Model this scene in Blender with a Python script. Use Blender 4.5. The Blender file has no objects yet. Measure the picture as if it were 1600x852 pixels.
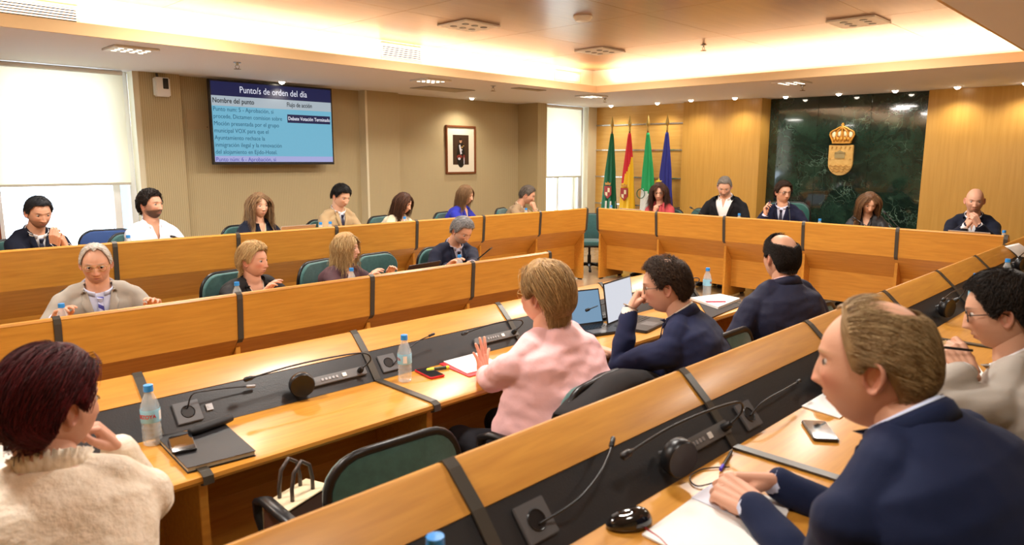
import bpy, bmesh, math, random
import numpy as np
from mathutils import Vector, Matrix, noise
from mathutils.bvhtree import BVHTree
PI = math.pi
SC = bpy.context.scene
COL = SC.collection
random.seed(7); RNG = np.random.RandomState(7)

# ------------------------------------------------------------------ camera, world, lights, exposure
# room frame: X runs along the screen wall towards the flags, Y runs towards the screen wall, Z up; camera above the origin
HC = 1.73
FPX, CX = 1104.3, 836.4
YAW, PITCH, ROLL = .8112, .1612, .0069
def _axes():
    cp, sp, cr, sr = math.cos(PITCH), math.sin(PITCH), math.cos(ROLL), math.sin(ROLL)
    F = Vector((0, cp, -sp)); U = Vector((0, sp, cp)); R = Vector((1, 0, 0))
    R2 = R*cr + U*sr; U2 = -R*sr + U*cr
    A = Vector((math.cos(YAW), math.sin(YAW), 0)); B = Vector((-A.y, A.x, 0)); Z = Vector((0, 0, 1))
    M = Matrix((A, B, Z))
    return M @ R2, M @ U2, M @ F
CR, CU, CF = _axes()
cd = bpy.data.cameras.new('camera'); cam = bpy.data.objects.new('camera', cd); COL.objects.link(cam)
cam.matrix_world = Matrix(((CR.x, CU.x, -CF.x, 0), (CR.y, CU.y, -CF.y, 0), (CR.z, CU.z, -CF.z, HC), (0, 0, 0, 1)))
cd.sensor_width = 36; cd.lens = FPX/1600*36; cd.shift_x = (800-CX)/1600; cd.clip_start = .05
SC.camera = cam
cd.dof.use_dof = True; cd.dof.focus_distance = 7.2; cd.dof.aperture_fstop = 4.5
SC.view_settings.view_transform = 'Standard'; SC.view_settings.look = 'None'
SC.view_settings.gamma = 1; SC.view_settings.use_curve_mapping = False
SC.view_settings.exposure = -0.18
def at(x, y, X=None, Y=None, Z=None, d=None):
    """room point seen at photo pixel x, y on the plane X=, Y=, Z= (or at depth d)"""
    v = CF + CR*((x-CX)/FPX) - CU*((y-426)/FPX)
    if X is not None: t = X/v.x
    elif Y is not None: t = Y/v.y
    elif Z is not None: t = (Z-HC)/v.z
    else: t = d
    return Vector((0, 0, HC)) + v*t

w = bpy.data.worlds.new('world'); SC.world = w; w.use_nodes = True
w.node_tree.nodes['Background'].inputs[0].default_value = (.80, .90, 1, 1)
w.node_tree.nodes['Background'].inputs[1].default_value = 5

def area(name, loc, sx, sy, power, color, rot=(0, 0, 0), spread=None):
    l = bpy.data.lights.new(name, 'AREA'); l.shape = 'RECTANGLE'; l.size = sx; l.size_y = sy
    l.energy = power; l.color = color
    if spread: l.spread = spread
    o = bpy.data.objects.new(name, l); o.location = loc; o.rotation_euler = rot; COL.objects.link(o); return o
WARM = (1, .87, .71); NEUT = (1, .94, .86)
# fluorescent runs lying in the ceiling cove, shining up
CY0, CY1, CX0, CX1 = 1.2, 6.2, -1.6, 7.7        # edges of the ceiling opening
CPOW = 17
area('cove_light', ((CX0+CX1)/2, CY1+.17, 2.672), CX1-CX0, .16, CPOW*9.3, WARM, (PI, 0, 0), 2.3)
area('cove_light', ((CX0+CX1)/2, CY0-.17, 2.672), CX1-CX0, .16, CPOW*9.3, WARM, (PI, 0, 0), 2.3)
area('cove_light', (CX1+.17, (CY0+CY1)/2, 2.672), .16, CY1-CY0, CPOW*5, WARM, (PI, 0, 0), 2.3)
area('cove_light', (CX0-.17, (CY0+CY1)/2, 2.672), .16, CY1-CY0, CPOW*5, WARM, (PI, 0, 0), 2.3)
# daylight entering through the two windows
area('window_daylight', (1.2, 8.62, 1.6), 2.4, 1.9, 62, (.86, .93, 1), (-PI/2, 0, 0))
area('window_daylight', (9.15, 8.5, 1.5), .9, 1.9, 30, (.86, .93, 1), (-PI/2, 0, 0))
# grid luminaires of the ceiling; each gets its own lamp
GRIDS_UP = [(4.55, 5.2), (6.6, 5.27), (6.73, 2.45), (2.3, 5.4), (2.25, 2.2), (4.75, 2.5), (0.0, 5.4), (0.0, 2.6)]
GRIDS_LO = [(2.09, 6.63), (5.21, 6.42+.2), (7.97, 6.5), (8.0, 3.6), (1.0, .4), (4.2, .4)]
for x, y in GRIDS_UP: area('grid_lamp', (x, y, 2.90), .34, .34, 64, NEUT)
for x, y in GRIDS_LO: area('grid_lamp', (x, y, 2.56), .28, .28, 15, NEUT)

# ------------------------------------------------------------------ materials
MATS = {}
def srgb(c):
    if isinstance(c, str):
        c = [int(c[i:i+2], 16)/255 for i in (0, 2, 4)]
    return tuple((v/12.92 if v <= .04045 else ((v+.055)/1.055)**2.4) for v in c)
def mat(name, col='808080', rough=.5, metal=0, spec=.5, bump=None, var=None, emit=None, coat=0, trans=0, alpha=1, sheen=0, ior=1.45, attr=None):
    """procedural material; bump=(scale, strength, stretch xyz), var=(scale, other colour, stretch xyz, contrast)"""
    if name in MATS: return MATS[name]
    m = bpy.data.materials.new(name); m.use_nodes = True; nt = m.node_tree; b = nt.nodes['Principled BSDF']
    c = srgb(col); b.inputs['Base Color'].default_value = (*c, 1)
    b.inputs['Roughness'].default_value = rough; b.inputs['Metallic'].default_value = metal
    b.inputs['Specular IOR Level'].default_value = spec; b.inputs['Coat Weight'].default_value = coat; b.inputs['Coat Roughness'].default_value = .03 if rough < .2 else .22
    b.inputs['Transmission Weight'].default_value = trans; b.inputs['Alpha'].default_value = alpha
    b.inputs['Sheen Weight'].default_value = sheen; b.inputs['IOR'].default_value = ior
    tc = None
    def coords(st):
        nonlocal tc
        if tc is None: tc = nt.nodes.new('ShaderNodeTexCoord')
        mp = nt.nodes.new('ShaderNodeMapping'); nt.links.new(tc.outputs['Object'], mp.inputs[0]); mp.inputs['Scale'].default_value = st; return mp
    src = None
    if attr:
        a = nt.nodes.new('ShaderNodeAttribute'); a.attribute_name = attr; src = a.outputs['Color']
        nt.links.new(src, b.inputs['Base Color'])
    if var:
        sc_, c2, st, con = var
        mp = coords(st); oi = nt.nodes.new('ShaderNodeObjectInfo'); ml = nt.nodes.new('ShaderNodeMath'); ml.operation = 'MULTIPLY'; ml.inputs[1].default_value = 37
        nt.links.new(oi.outputs['Random'], ml.inputs[0]); nt.links.new(ml.outputs[0], mp.inputs['Location'])
        n = nt.nodes.new('ShaderNodeTexNoise'); n.inputs['Scale'].default_value = sc_; n.inputs['Detail'].default_value = 5; n.inputs['Distortion'].default_value = .4
        nt.links.new(mp.outputs[0], n.inputs['Vector'])
        r = nt.nodes.new('ShaderNodeValToRGB'); r.color_ramp.elements[0].position = .5-con; r.color_ramp.elements[1].position = .5+con
        r.color_ramp.elements[0].color = (*srgb(c2), 1); r.color_ramp.elements[1].color = (*c, 1)
        nt.links.new(n.outputs['Fac'], r.inputs[0])
        if src is not None:
            mx = nt.nodes.new('ShaderNodeMix'); mx.data_type = 'RGBA'; mx.blend_type = 'MULTIPLY'; mx.inputs[0].default_value = 1
            nt.links.new(src, mx.inputs[6]); nt.links.new(r.outputs[0], mx.inputs[7]); nt.links.new(mx.outputs[2], b.inputs['Base Color'])
        else: nt.links.new(r.outputs[0], b.inputs['Base Color'])
    if bump:
        sc_, stg, st = bump
        mp = coords(st); n = nt.nodes.new('ShaderNodeTexNoise'); n.inputs['Scale'].default_value = sc_; n.inputs['Detail'].default_value = 4
        nt.links.new(mp.outputs[0], n.inputs['Vector']); bp = nt.nodes.new('ShaderNodeBump'); bp.inputs['Strength'].default_value = stg; bp.inputs['Distance'].default_value = .01
        nt.links.new(n.outputs['Fac'], bp.inputs['Height']); nt.links.new(bp.outputs[0], b.inputs['Normal'])
    if emit:
        b.inputs['Emission Color'].default_value = (*srgb(emit[0]), 1); b.inputs['Emission Strength'].default_value = emit[1]
    MATS[name] = m; return m
one = (1, 1, 1)
WOOD = mat('desk_wood', 'd5973a', .42, var=(6, 'ba7c2b', (.7, 9, 9), .3), coat=.3)
WOODP = mat('panel_wood', 'd0a04e', .38, var=(5, 'c0903e', (6, 6, .35), .3), coat=.15)
WOODH = mat('panel_wood_horizontal', 'd8aa5c', .38, var=(5, 'ca9846', (.4, .5, 7), .3), coat=.15)
CEILW = mat('ceiling_wood', '9a6c40', .28, var=(4, '845a34', (.5, 6, 1), .35), coat=.3)
BLK = mat('black_insert', '2a2a2c', .38, bump=(220, .08, one))
BAND = mat('dark_band', '4d4942', .35, metal=.25)
BEIGE = mat('ribbed_wallpaper', 'c2aa80', .75)
def rib(m):
    nt = m.node_tree; tc = nt.nodes.new('ShaderNodeTexCoord'); wv = nt.nodes.new('ShaderNodeTexWave'); wv.wave_type = 'BANDS'; wv.bands_direction = 'X'
    wv.inputs['Scale'].default_value = 14; wv.inputs['Distortion'].default_value = .3
    mp = nt.nodes.new('ShaderNodeMapping'); mp.inputs['Rotation'].default_value = (0, 0, PI/4*0)
    nt.links.new(tc.outputs['Object'], mp.inputs[0]); nt.links.new(mp.outputs[0], wv.inputs['Vector'])
    rp = nt.nodes.new('ShaderNodeValToRGB'); rp.color_ramp.elements[0].color = (*srgb('ad9b74'), 1); rp.color_ramp.elements[1].color = (*srgb('c0af88'), 1)
    nt.links.new(wv.outputs['Fac'], rp.inputs[0]); nt.links.new(rp.outputs[0], nt.nodes['Principled BSDF'].inputs['Base Color'])
    bp = nt.nodes.new('ShaderNodeBump'); bp.inputs['Strength'].default_value = .25; bp.inputs['Distance'].default_value = .004
    nt.links.new(wv.outputs['Fac'], bp.inputs['Height']); nt.links.new(bp.outputs[0], nt.nodes['Principled BSDF'].inputs['Normal'])
rib(BEIGE)
WHITE = mat('ceiling_white', 'ebe7e6', .8)
FASC = mat('fascia_paint', 'd8b888', .8)
CREAM = mat('cream_reveal_lit_side', 'ded3b4', .7)
FLOORM = mat('floor_planks', '9c7f5e', .22, var=(3, '84684a', (1, 9, 1), .3), coat=.3)
STEPM = mat('step_wood', '80532f', .35, var=(4, '6b4224', (1, 8, 8), .3))
STEEL = mat('steel', 'c8c8c8', .25, metal=.9)
BLACKP = mat('black_plastic', '18181a', .35)
GREYP = mat('grey_plastic', '5c5c5e', .4)
SILV = mat('silver_plastic', 'a6a6a8', .35, metal=.4)
WPL = mat('white_plastic', 'e9e8e4', .4)
PAPER = mat('paper', 'f2f0ec', .7)
TEAL = mat('teal_upholstery', '3f6d6b', .85, var=(40, '325a58', one, .3), bump=(300, .15, one), sheen=.4)
TEALG = mat('green_leather', '2f5f58', .45)
BLUEC = mat('blue_upholstery', '3c568e', .85, bump=(300, .15, one))
SKIN = mat('skin', 'c88d6c', .5, attr='Col', bump=(160, .06, one), spec=.4)
HAIR = mat('hair', '3a2a20', .55, attr='Col', spec=.3)
EYEW = mat('eye_white', 'cdc4ba', .2); EYEI = mat('iris', '2c2018', .15)
GLASS = mat('clear_plastic', 'dfeaee', .05, alpha=.32, spec=.8)
LENS = mat('spectacle_lens', 'ffffff', .02, trans=1, ior=1.05)
BCAP = mat('bottle_cap_blue', '2f8fe0', .35)
BLAB = mat('bottle_label_blue', '93cde8', .5); REDM = mat('label_red', 'd42a35', .5)
GOLD = mat('gold', 'd6a548', .35, metal=.6)
def led(name, col, s): return mat(name, col if s > 2 else '0c0c0e', .5, emit=(col, s), spec=.15)
LEDM = led('led_white', 'fff4e0', 2.5)

# ------------------------------------------------------------------ mesh helpers
def tag(o, label=None, cat=None, group=None, kind=None):
    if label: o['label'] = label
    if cat: o['category'] = cat
    if group: o['group'] = group
    if kind: o['kind'] = kind
    return o
def link(name, me, m=None, parent=None, smooth=True):
    if m is not None and len(me.materials) == 0:
        for k in (m if isinstance(m, (list, tuple)) else [m]): me.materials.append(k)
    if smooth: me.polygons.foreach_set('use_smooth', [True]*len(me.polygons))
    o = bpy.data.objects.new(name, me); COL.objects.link(o)
    if parent is not None: o.parent = parent
    return o
def empty(name, loc=(0, 0, 0), rz=0.0):
    o = bpy.data.objects.new(name, None); o.location = loc; o.rotation_euler = (0, 0, rz); COL.objects.link(o); return o
def dup(o, parent=None):
    c = o.copy(); COL.objects.link(c)
    if parent is not None: c.parent = parent
    for ch in [x for x in bpy.data.objects if x.parent == o]: dup(ch, c)
    return c
class MB:
    """collects verts and faces of one part"""
    def __init__(s): s.v = []; s.f = []; s.mi = []; s.sh = []
    def add(s, vs, fs, mi=0):
        n = len(s.v); s.v += [tuple(v) for v in vs]; s.f += [tuple(i+n for i in f) for f in fs]; s.mi += [mi]*len(fs); return s
    def box(s, x0, x1, y0, y1, z0, z1, mi=0, M=None):
        vs = [Vector((x, y, z)) for z in (z0, z1) for x, y in ((x0, y0), (x1, y0), (x1, y1), (x0, y1))]
        if M: vs = [M @ v for v in vs]
        return s.add(vs, [(3, 2, 1, 0), (4, 5, 6, 7), (0, 1, 5, 4), (1, 2, 6, 5), (2, 3, 7, 6), (3, 0, 4, 7)], mi)
    def prism(s, poly, t0, t1, axis='x', mi=0, M=None):
        """polygon in the plane across axis, extruded from t0 to t1"""
        def P(a, b, t): return Vector((t, a, b)) if axis == 'x' else (Vector((a, t, b)) if axis == 'y' else Vector((a, b, t)))
        n = len(poly); vs = [P(a, b, t) for t in (t0, t1) for a, b in poly]
        if M: vs = [M @ v for v in vs]
        return s.add(vs, [tuple(range(n))[::-1], tuple(range(n, 2*n))]+[(i, (i+1) % n, n+(i+1) % n, n+i) for i in range(n)], mi)
    def tube(s, pts, r, seg=8, mi=0, cap=True, flat=1.0, up=None):
        pts = [Vector(p) for p in pts]; n = len(pts); rs = r if isinstance(r, (list, tuple)) else [r]*n
        u = None; rings = []
        for i, p in enumerate(pts):
            t = (pts[min(i+1, n-1)]-pts[max(i-1, 0)]); t = t.normalized() if t.length > 1e-9 else Vector((0, 0, 1))
            if u is None:
                u = Vector(up) if up else (Vector((0, 0, 1)) if abs(t.z) < .9 else Vector((1, 0, 0)))
            u = u-t*u.dot(t); u = u.normalized() if u.length > 1e-6 else t.orthogonal().normalized()
            v = t.cross(u)
            rings.append([p+(u*math.cos(a)*flat+v*math.sin(a))*rs[i] for a in [2*PI*k/seg for k in range(seg)]])
        vs = [q for rg in rings for q in rg]
        fs = [(i*seg+k, i*seg+(k+1) % seg, (i+1)*seg+(k+1) % seg, (i+1)*seg+k) for i in range(n-1) for k in range(seg)]
        if cap: fs += [tuple(range(seg))[::-1], tuple(range((n-1)*seg, n*seg))]
        return s.add(vs, fs, mi)
    def lathe(s, prof, c=(0, 0, 0), seg=20, mi=0, axis=None, M=None):
        """profile of (radius, height) turned round the z axis at c"""
        c = Vector(c); vs = []; fs = []
        for r, z in prof:
            for k in range(seg):
                a = 2*PI*k/seg; p = Vector((r*math.cos(a), r*math.sin(a), z))
                vs.append((M @ p if M else p)+c)
        n = len(prof)
        fs = [(i*seg+k, i*seg+(k+1) % seg, (i+1)*seg+(k+1) % seg, (i+1)*seg+k) for i in range(n-1) for k in range(seg)]
        fs += [tuple(range(seg))[::-1], tuple(range((n-1)*seg, n*seg))]
        return s.add(vs, fs, mi)
    def ell(s, c, r, seg=16, rg=10, mi=0, M=None):
        c = Vector(c); prof = []
        vs = []; fs = []
        for i in range(1, rg):
            ph = PI*i/rg-PI/2
            for k in range(seg):
                a = 2*PI*k/seg; p = Vector((r[0]*math.cos(ph)*math.cos(a), r[1]*math.cos(ph)*math.sin(a), r[2]*math.sin(ph)))
                vs.append((M @ p if M else p)+c)
        b = Vector((0, 0, -r[2])); t = Vector((0, 0, r[2])); vs += [(M @ b if M else b)+c, (M @ t if M else t)+c]; nb = len(vs)-2
        for i in range(rg-2):
            for k in range(seg): fs.append((i*seg+k, i*seg+(k+1) % seg, (i+1)*seg+(k+1) % seg, (i+1)*seg+k))
        for k in range(seg): fs.append((nb, (k+1) % seg, k)); fs.append((nb+1, (rg-2)*seg+k, (rg-2)*seg+(k+1) % seg))
        return s.add(vs, fs, mi)
    def mesh(s, name='m'):
        me = bpy.data.meshes.new(name); me.from_pydata(s.v, [], s.f); me.polygons.foreach_set('material_index', s.mi); me.update(); return me
    def build(s, name, m, parent=None, smooth=False, bevel=0, seg=2, loc=None, rot=None):
        me = s.mesh(name); o = link(name, me, m, parent, smooth)
        if bevel:
            bm = bmesh.new(); bm.from_mesh(me)
            bmesh.ops.bevel(bm, geom=[e for e in bm.edges if len(e.link_faces) == 2 and e.calc_face_angle(0) > .5], offset=bevel, segments=seg, affect='EDGES', clamp_overlap=True)
            bm.to_mesh(me); bm.free(); me.update()
        if smooth and smooth != 'all': autosmooth(me)
        if loc is not None: o.location = loc
        if rot is not None: o.rotation_euler = rot
        return o
def autosmooth(me, ang=.7):
    bm = bmesh.new(); bm.from_mesh(me)
    for f in bm.faces: f.smooth = True
    for e in bm.edges:
        if len(e.link_faces) == 2 and e.calc_face_angle(0) > ang: e.smooth = False
    bm.to_mesh(me); bm.free()
def struct(name, mb, m, **k): return tag(mb.build(name, m, **k), kind='structure')
def lerp(a, b, t): return a+(b-a)*t
def sst(a, b, x):
    t = np.clip((x-a)/(b-a), 0, 1); return t*t*(3-2*t)
# ------------------------------------------------------------------ room shell
XB = 9.95                      # wood wall behind the flags
XN, YN = -2.4, -2.2            # walls behind the camera
struct('floor', MB().box(XN, XB+.4, YN, 8.9, -.12, 0), FLOORM)
pl = MB()
pl.box(XN, XB+.1, 5.45, 8.62, 0.001, .16).box(6.85, XB+.1, YN, 5.45, .001, .16).box(XN, 6.85, YN, 1.42, .001, .16)
struct('floor_platform', pl, STEPM)
fl = MB(); fl.box(XN, XB+.1, 5.48, 8.62, .16, .166).box(6.88, XB+.1, YN, 5.48, .16, .166).box(XN, 6.88, YN, 1.39, .16, .166)
struct('floor_upper', fl, mat('floor_pale', 'b79c7c', .2, var=(3, 'a5896a', (1, 9, 1), .3), coat=.3))
# screen wall: recessed wall between columns
WY = 8.45
sw = MB(); sw.box(3.09, 5.45, WY, WY+.2, 0, 2.75).box(5.96, 8.46, WY, WY+.2, 0, 2.75)
struct('wall_screen', sw, BEIGE)
struct('wall_column', MB().box(2.68, 3.09, 8.33, WY+.2, 0, 2.7), BEIGE)
struct('wall_column', MB().box(5.45, 5.96, 8.3, WY+.2, 0, 2.7), BEIGE)
struct('wall_column', MB().box(8.46, 8.66, 8.0, WY+.2, 0, 2.7), BEIGE)
struct('trim_1', MB().box(5.42, 5.452, 8.295, 8.45, 0, 2.6), CREAM)  # paler slab paints the window light onto the column's side face
# left window bay
struct('wall_left_bay', MB().box(XN, 1.36, 8.35, 8.65, 0, 2.7).box(1.36, 2.68, 8.45, 8.65, 0, .62), mat('brown_panel', '7a3f26', .4, var=(4, '6a341e', (6, 6, .5), .3)))
def window(n, x0, x1, yo, z0, z1, mull):
    f = MB()
    for a, b in ((x0, x0+.06), (x1-.06, x1)): f.box(a, b, yo, yo+.07, z0, z1)
    for a, b in ((z0, z0+.06), (z1-.06, z1)): f.box(x0+.06, x1-.06, yo, yo+.07, a, b)
    for m_ in mull: f.box(m_-.035, m_+.035, yo+.005, yo+.065, z0+.06, z1-.06)
    o = struct('window_%d' % n, f, WPL, bevel=.004)
    g = MB().box(x0+.05, x1-.05, yo+.03, yo+.036, z0+.05, z1-.05).build('pane', mat('window_glass', 'eef6ff', .02, trans=1, ior=1.02), o)
    return o
window(1, 1.36, 2.62, 8.5, .62, 2.6, [2.43])
window(2, 8.66, 9.72, 8.3, .62, 2.6, [9.3])
struct('wall_window_reveal', MB().box(2.62, 2.681, 8.34, 8.5, .0, 2.6).box(8.655, 8.70, 8.02, 8.3, 0, 2.6).box(9.72, XB, 7.98, 8.4, 0, 2.62).box(8.66, 9.72, 8.05, 8.4, 0, .62), CREAM)
struct('trim_2', MB().box(1.36, 2.62, 8.33, 8.5, .60, .63).box(8.66, 9.72, 8.0, 8.3, .60, .63), WPL)
# bright pale buildings outdoors
ou = MB(); ou.box(-3, 6, 13, 13.4, -4, 2.2).box(7.5, 16, 15, 15.4, -4, 1.6)
for k in range(7): ou.box(-2+k*1.1, -1.5+k*1.1, 12.95, 13, .2, 1.5, 1)
for k in range(6): ou.box(8.2+k*1.2, 8.8+k*1.2, 14.95, 15, -.2, .9, 1)
ob = tag(ou.build('pale_building', [mat('render_wall_outside', 'f0f0ee', .8), mat('outside_pane', 'a9b8c8', .3)]), 'pale washed-out building facades outside the windows', 'building')
# wood wall and stone
def Bwall(name, x, y0, y1, m): return struct(name, MB().box(x, XB+.35, y0, y1, 0, 2.62), m)
Bwall('wall_flag_panel', 9.95, 6.13, 8.25, WOODH)
Bwall('wall_wood_left', 9.80, 4.83, 6.13, WOODP)
Bwall('wall_wood_right', 9.98, YN, 2.70, WOODP)
MARB = mat('green_marble', '16241e', .07, coat=.6)
def marble(m):
    nt = m.node_tree; b = nt.nodes['Principled BSDF']; tc = nt.nodes.new('ShaderNodeTexCoord')
    n0 = nt.nodes.new('ShaderNodeTexNoise'); n0.inputs['Scale'].default_value = 1.6; n0.inputs['Detail'].default_value = 6
    mx = nt.nodes.new('ShaderNodeVectorMath'); mx.operation = 'MULTIPLY_ADD'; mx.inputs[1].default_value = (1.3, 1.3, 1.3)
    nt.links.new(tc.outputs['Object'], n0.inputs['Vector']); nt.links.new(n0.outputs['Color'], mx.inputs[0]); nt.links.new(tc.outputs['Object'], mx.inputs[2])
    v = nt.nodes.new('ShaderNodeTexVoronoi'); v.feature = 'DISTANCE_TO_EDGE'; v.inputs['Scale'].default_value = 6.5; nt.links.new(mx.outputs[0], v.inputs['Vector'])
    r = nt.nodes.new('ShaderNodeValToRGB'); r.color_ramp.elements[0].color = (*srgb('8fae9c'), 1); r.color_ramp.elements[1].position = .035; r.color_ramp.elements[1].color = (0, 0, 0, 1)
    nt.links.new(v.outputs['Distance'], r.inputs[0])
    n1 = nt.nodes.new('ShaderNodeTexNoise'); n1.inputs['Scale'].default_value = 2.2; n1.inputs['Detail'].default_value = 8; n1.inputs['Roughness'].default_value = .72; nt.links.new(mx.outputs[0], n1.inputs['Vector'])
    r1 = nt.nodes.new('ShaderNodeValToRGB'); r1.color_ramp.elements[0].position = .38; r1.color_ramp.elements[0].color = (*srgb('0f1915'), 1); r1.color_ramp.elements[1].position = .74; r1.color_ramp.elements[1].color = (*srgb('2a4436'), 1)
    nt.links.new(n1.outputs['Fac'], r1.inputs[0])
    n2 = nt.nodes.new('ShaderNodeTexNoise'); n2.inputs['Scale'].default_value = 2.5; nt.links.new(tc.outputs['Object'], n2.inputs['Vector'])
    r2 = nt.nodes.new('ShaderNodeValToRGB'); r2.color_ramp.elements[0].position = .5; r2.color_ramp.elements[1].position = .7; nt.links.new(n2.outputs['Fac'], r2.inputs[0])
    m1 = nt.nodes.new('ShaderNodeMix'); m1.data_type = 'RGBA'; m1.blend_type = 'MULTIPLY'; m1.inputs[0].default_value = 1
    nt.links.new(r.outputs[0], m1.inputs[6]); nt.links.new(r2.outputs[0], m1.inputs[7])
    m2 = nt.nodes.new('ShaderNodeMix'); m2.data_type = 'RGBA'; m2.blend_type = 'ADD'; m2.inputs[0].default_value = .45
    nt.links.new(r1.outputs[0], m2.inputs[6]); nt.links.new(m1.outputs[2], m2.inputs[7]); nt.links.new(m2.outputs[2], b.inputs['Base Color'])
marble(MARB)
mw = MB()
ys = [2.70, 3.405, 4.12, 4.83]; zs = [0, .65, 1.3, 1.95, 2.62]
for a, b in zip(ys, ys[1:]):
    for c, d in zip(zs, zs[1:]): mw.box(10.08, 10.3, a+.0015, b-.0015, c+.0015, d-.0015)
struct('wall_marble', mw, MARB, bevel=.0015, seg=1)
struct('wall_marble_backing', MB().box(10.09, 10.32, 2.6, 4.9, 0, 2.62), mat('grout', '3c4a42', .7))
for i, z in enumerate((2.292, 1.868, 1.41, .94)): struct('trim_%d' % (3+i), MB().box(9.935, 9.952, 6.13, 7.98, z-.011, z+.011), STEEL)
# walls behind the camera
struct('wall_back', MB().box(XN, XB+.3, YN-.2, YN, 0, 3.1), BEIGE)
struct('wall_side', MB().box(XN-.2, XN, YN, 8.7, 0, 3.3), BEIGE)
# ceiling: lower ring, fascia with cove trough, upright cove wall, raised wooden field
zl = 2.6
rg = MB(); rg.box(XN-.2, XB+.4, CY1, 8.7, zl, zl+.05).box(XN-.2, XB+.4, YN-.2, CY0, zl, zl+.05).box(CX1, XB+.4, CY0, CY1, zl, zl+.05).box(XN-.2, CX0, CY0, CY1, zl, zl+.05)
struct('ceiling_lower_ring', rg, WHITE)
fa = MB()
fa.box(CX0, CX1, CY1-.02, CY1, zl, 2.69).box(CX0, CX1, CY0, CY0+.02, zl, 2.69).box(CX1-.02, CX1, CY0+.02, CY1-.02, zl, 2.69).box(CX0, CX0+.02, CY0+.02, CY1-.02, zl, 2.69)
struct('ceiling_fascia', fa, FASC)
cw = MB(); D = .36; ZU = 2.95
cw.box(CX0-D, CX1+D, CY1+D, CY1+D+.05, zl+.05, ZU).box(CX0-D, CX1+D, CY0-D-.05, CY0-D, zl+.05, ZU).box(CX1+D, CX1+D+.05, CY0-D, CY1+D, zl+.05, ZU).box(CX0-D-.05, CX0-D, CY0-D, CY1+D, zl+.05, ZU)
struct('ceiling_cove_wall', cw, mat('cove_paint', 'fbf3dc', .8))
uc = MB(); k = 0
nx, ny = 7, 4; sx, sy = (CX1-CX0+2*D)/nx, (CY1-CY0+2*D)/ny
for i in range(nx):
    for j in range(ny):
        uc.box(CX0-D+i*sx+.002, CX0-D+(i+1)*sx-.002, CY0-D+j*sy+.002, CY0-D+(j+1)*sy-.002, ZU, ZU+.03)
struct('ceiling_wood_field', uc, CEILW)
struct('ceiling_slab', MB().box(XN-.2, XB+.4, YN-.2, 8.7, ZU+.035, ZU+.1), mat('slab_grey', '5a4632', .9))

# vents in the upright cove wall
def wall_vent(loc, wd, ht, rz, label):
    t = tag(empty('air_vent', loc, rz), label, 'vent', 'louvred vents in the upright cove band')
    f = MB(); b = .018
    f.box(-wd/2-b, wd/2+b, -.012, 0, -ht/2-b, -ht/2).box(-wd/2-b, wd/2+b, -.012, 0, ht/2, ht/2+b).box(-wd/2-b, -wd/2, -.012, 0, -ht/2, ht/2).box(wd/2, wd/2+b, -.012, 0, -ht/2, ht/2)
    f.build('frame', mat('vent_cream', 'f0dfb0', .6), t)
    MB().box(-wd/2, wd/2, -.004, -.001, -ht/2, ht/2).build('duct_shade_plate', mat('vent_shade_black', '020203', .9, spec=0), t)  # flat black plate, painted shade behind the louvres; no cavity is cut
    n = 6
    for i in range(n):
        z = -ht/2+(i+.5)*ht/n
        MB().box(-wd/2, wd/2, -.014, -.005, z-.0055, z+.0055).build('louvre', WPL, t)
VY = CY1+D
wall_vent((1.17, VY, 2.79), 1.05, .12, 0, 'long louvred vent at top left corner above the window side')
wall_vent((4.77, VY, 2.845), .50, .125, 0, 'louvred vent above the gap between screen and framed portrait')
wall_vent((7.52, VY, 2.825), .5, .095, 0, 'louvred vent nearest the corner above the flags')
# grid luminaires
def grid_light(x, y, z, s, label, nc, nr, glow):
    t = tag(empty('grid_luminaire', (x, y, z)), label, 'ceiling light', 'square grid luminaires of the ceiling')
    MB().box(-s/2, s/2, -s/2, s/2, -.018, -.001).build('housing', WPL, t, bevel=.004)
    m = MB()
    for i in range(nc):
        for j in range(nr):
            cx_, cy_ = (i+.5-nc/2)*s*.8/nc, (j+.5-nr/2)*s*.8/nr
            MB().lathe([(.0, 0), (s*.24/max(nc, nr), 0), (s*.24/max(nc, nr), .006), (0, .006)], (cx_, cy_, -.022), 10).build('led_cell', LEDM if glow else mat('led_dark_cell', '15181e', .3), t)
names_up = ['square grid luminaire on the wooden ceiling, above the framed portrait', 'square grid luminaire on the wooden ceiling nearest the flags corner', 'square grid luminaire on the wooden ceiling above the stone crest wall', None, None, None, None, None]
for (x, y), lb in zip(GRIDS_UP, names_up):
    if lb or True: grid_light(x, y, ZU, .42, lb or 'square grid luminaire on the wooden ceiling above the desk rows', 3, 2, False)
names_lo = ['square grid luminaire on the white ceiling left of the screen', 'square grid luminaire on the white ceiling beside the flat grey ceiling plate', 'square grid luminaire on the white ceiling before the flags corner', 'square grid luminaire on the white ceiling before the marble wall', None, None]
for (x, y), lb in zip(GRIDS_LO, names_lo):
    grid_light(x, y, zl, .34, lb or 'square grid luminaire on the white ceiling over the near row', 4, 3, True)
for p, sx_, sy_, lb in (((5.99, 7.36), .75, .42, 'flat grey ceiling plate near the framed portrait'), ((6.7, 6.5), .5, .16, 'small beige ceiling grille between two sprinklers')):
    o = tag(empty('ceiling_plate', (p[0], p[1], zl)), lb, 'vent')
    MB().box(-sx_/2, sx_/2, -sy_/2, sy_/2, -.008, -.001).build('frame', mat('plate_grey', 'a9a498', .6), o, bevel=.003)
    g = MB()
    for i in range(9): g.box(-sx_/2+.03, sx_/2-.03, -sy_/2+.03+i*(sy_-.06)/9, -sy_/2+.03+(i+.6)*(sy_-.06)/9, -.012, -.008)
    g.build('slats', mat('plate_slat', 'c2b69c', .6), o)
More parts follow.
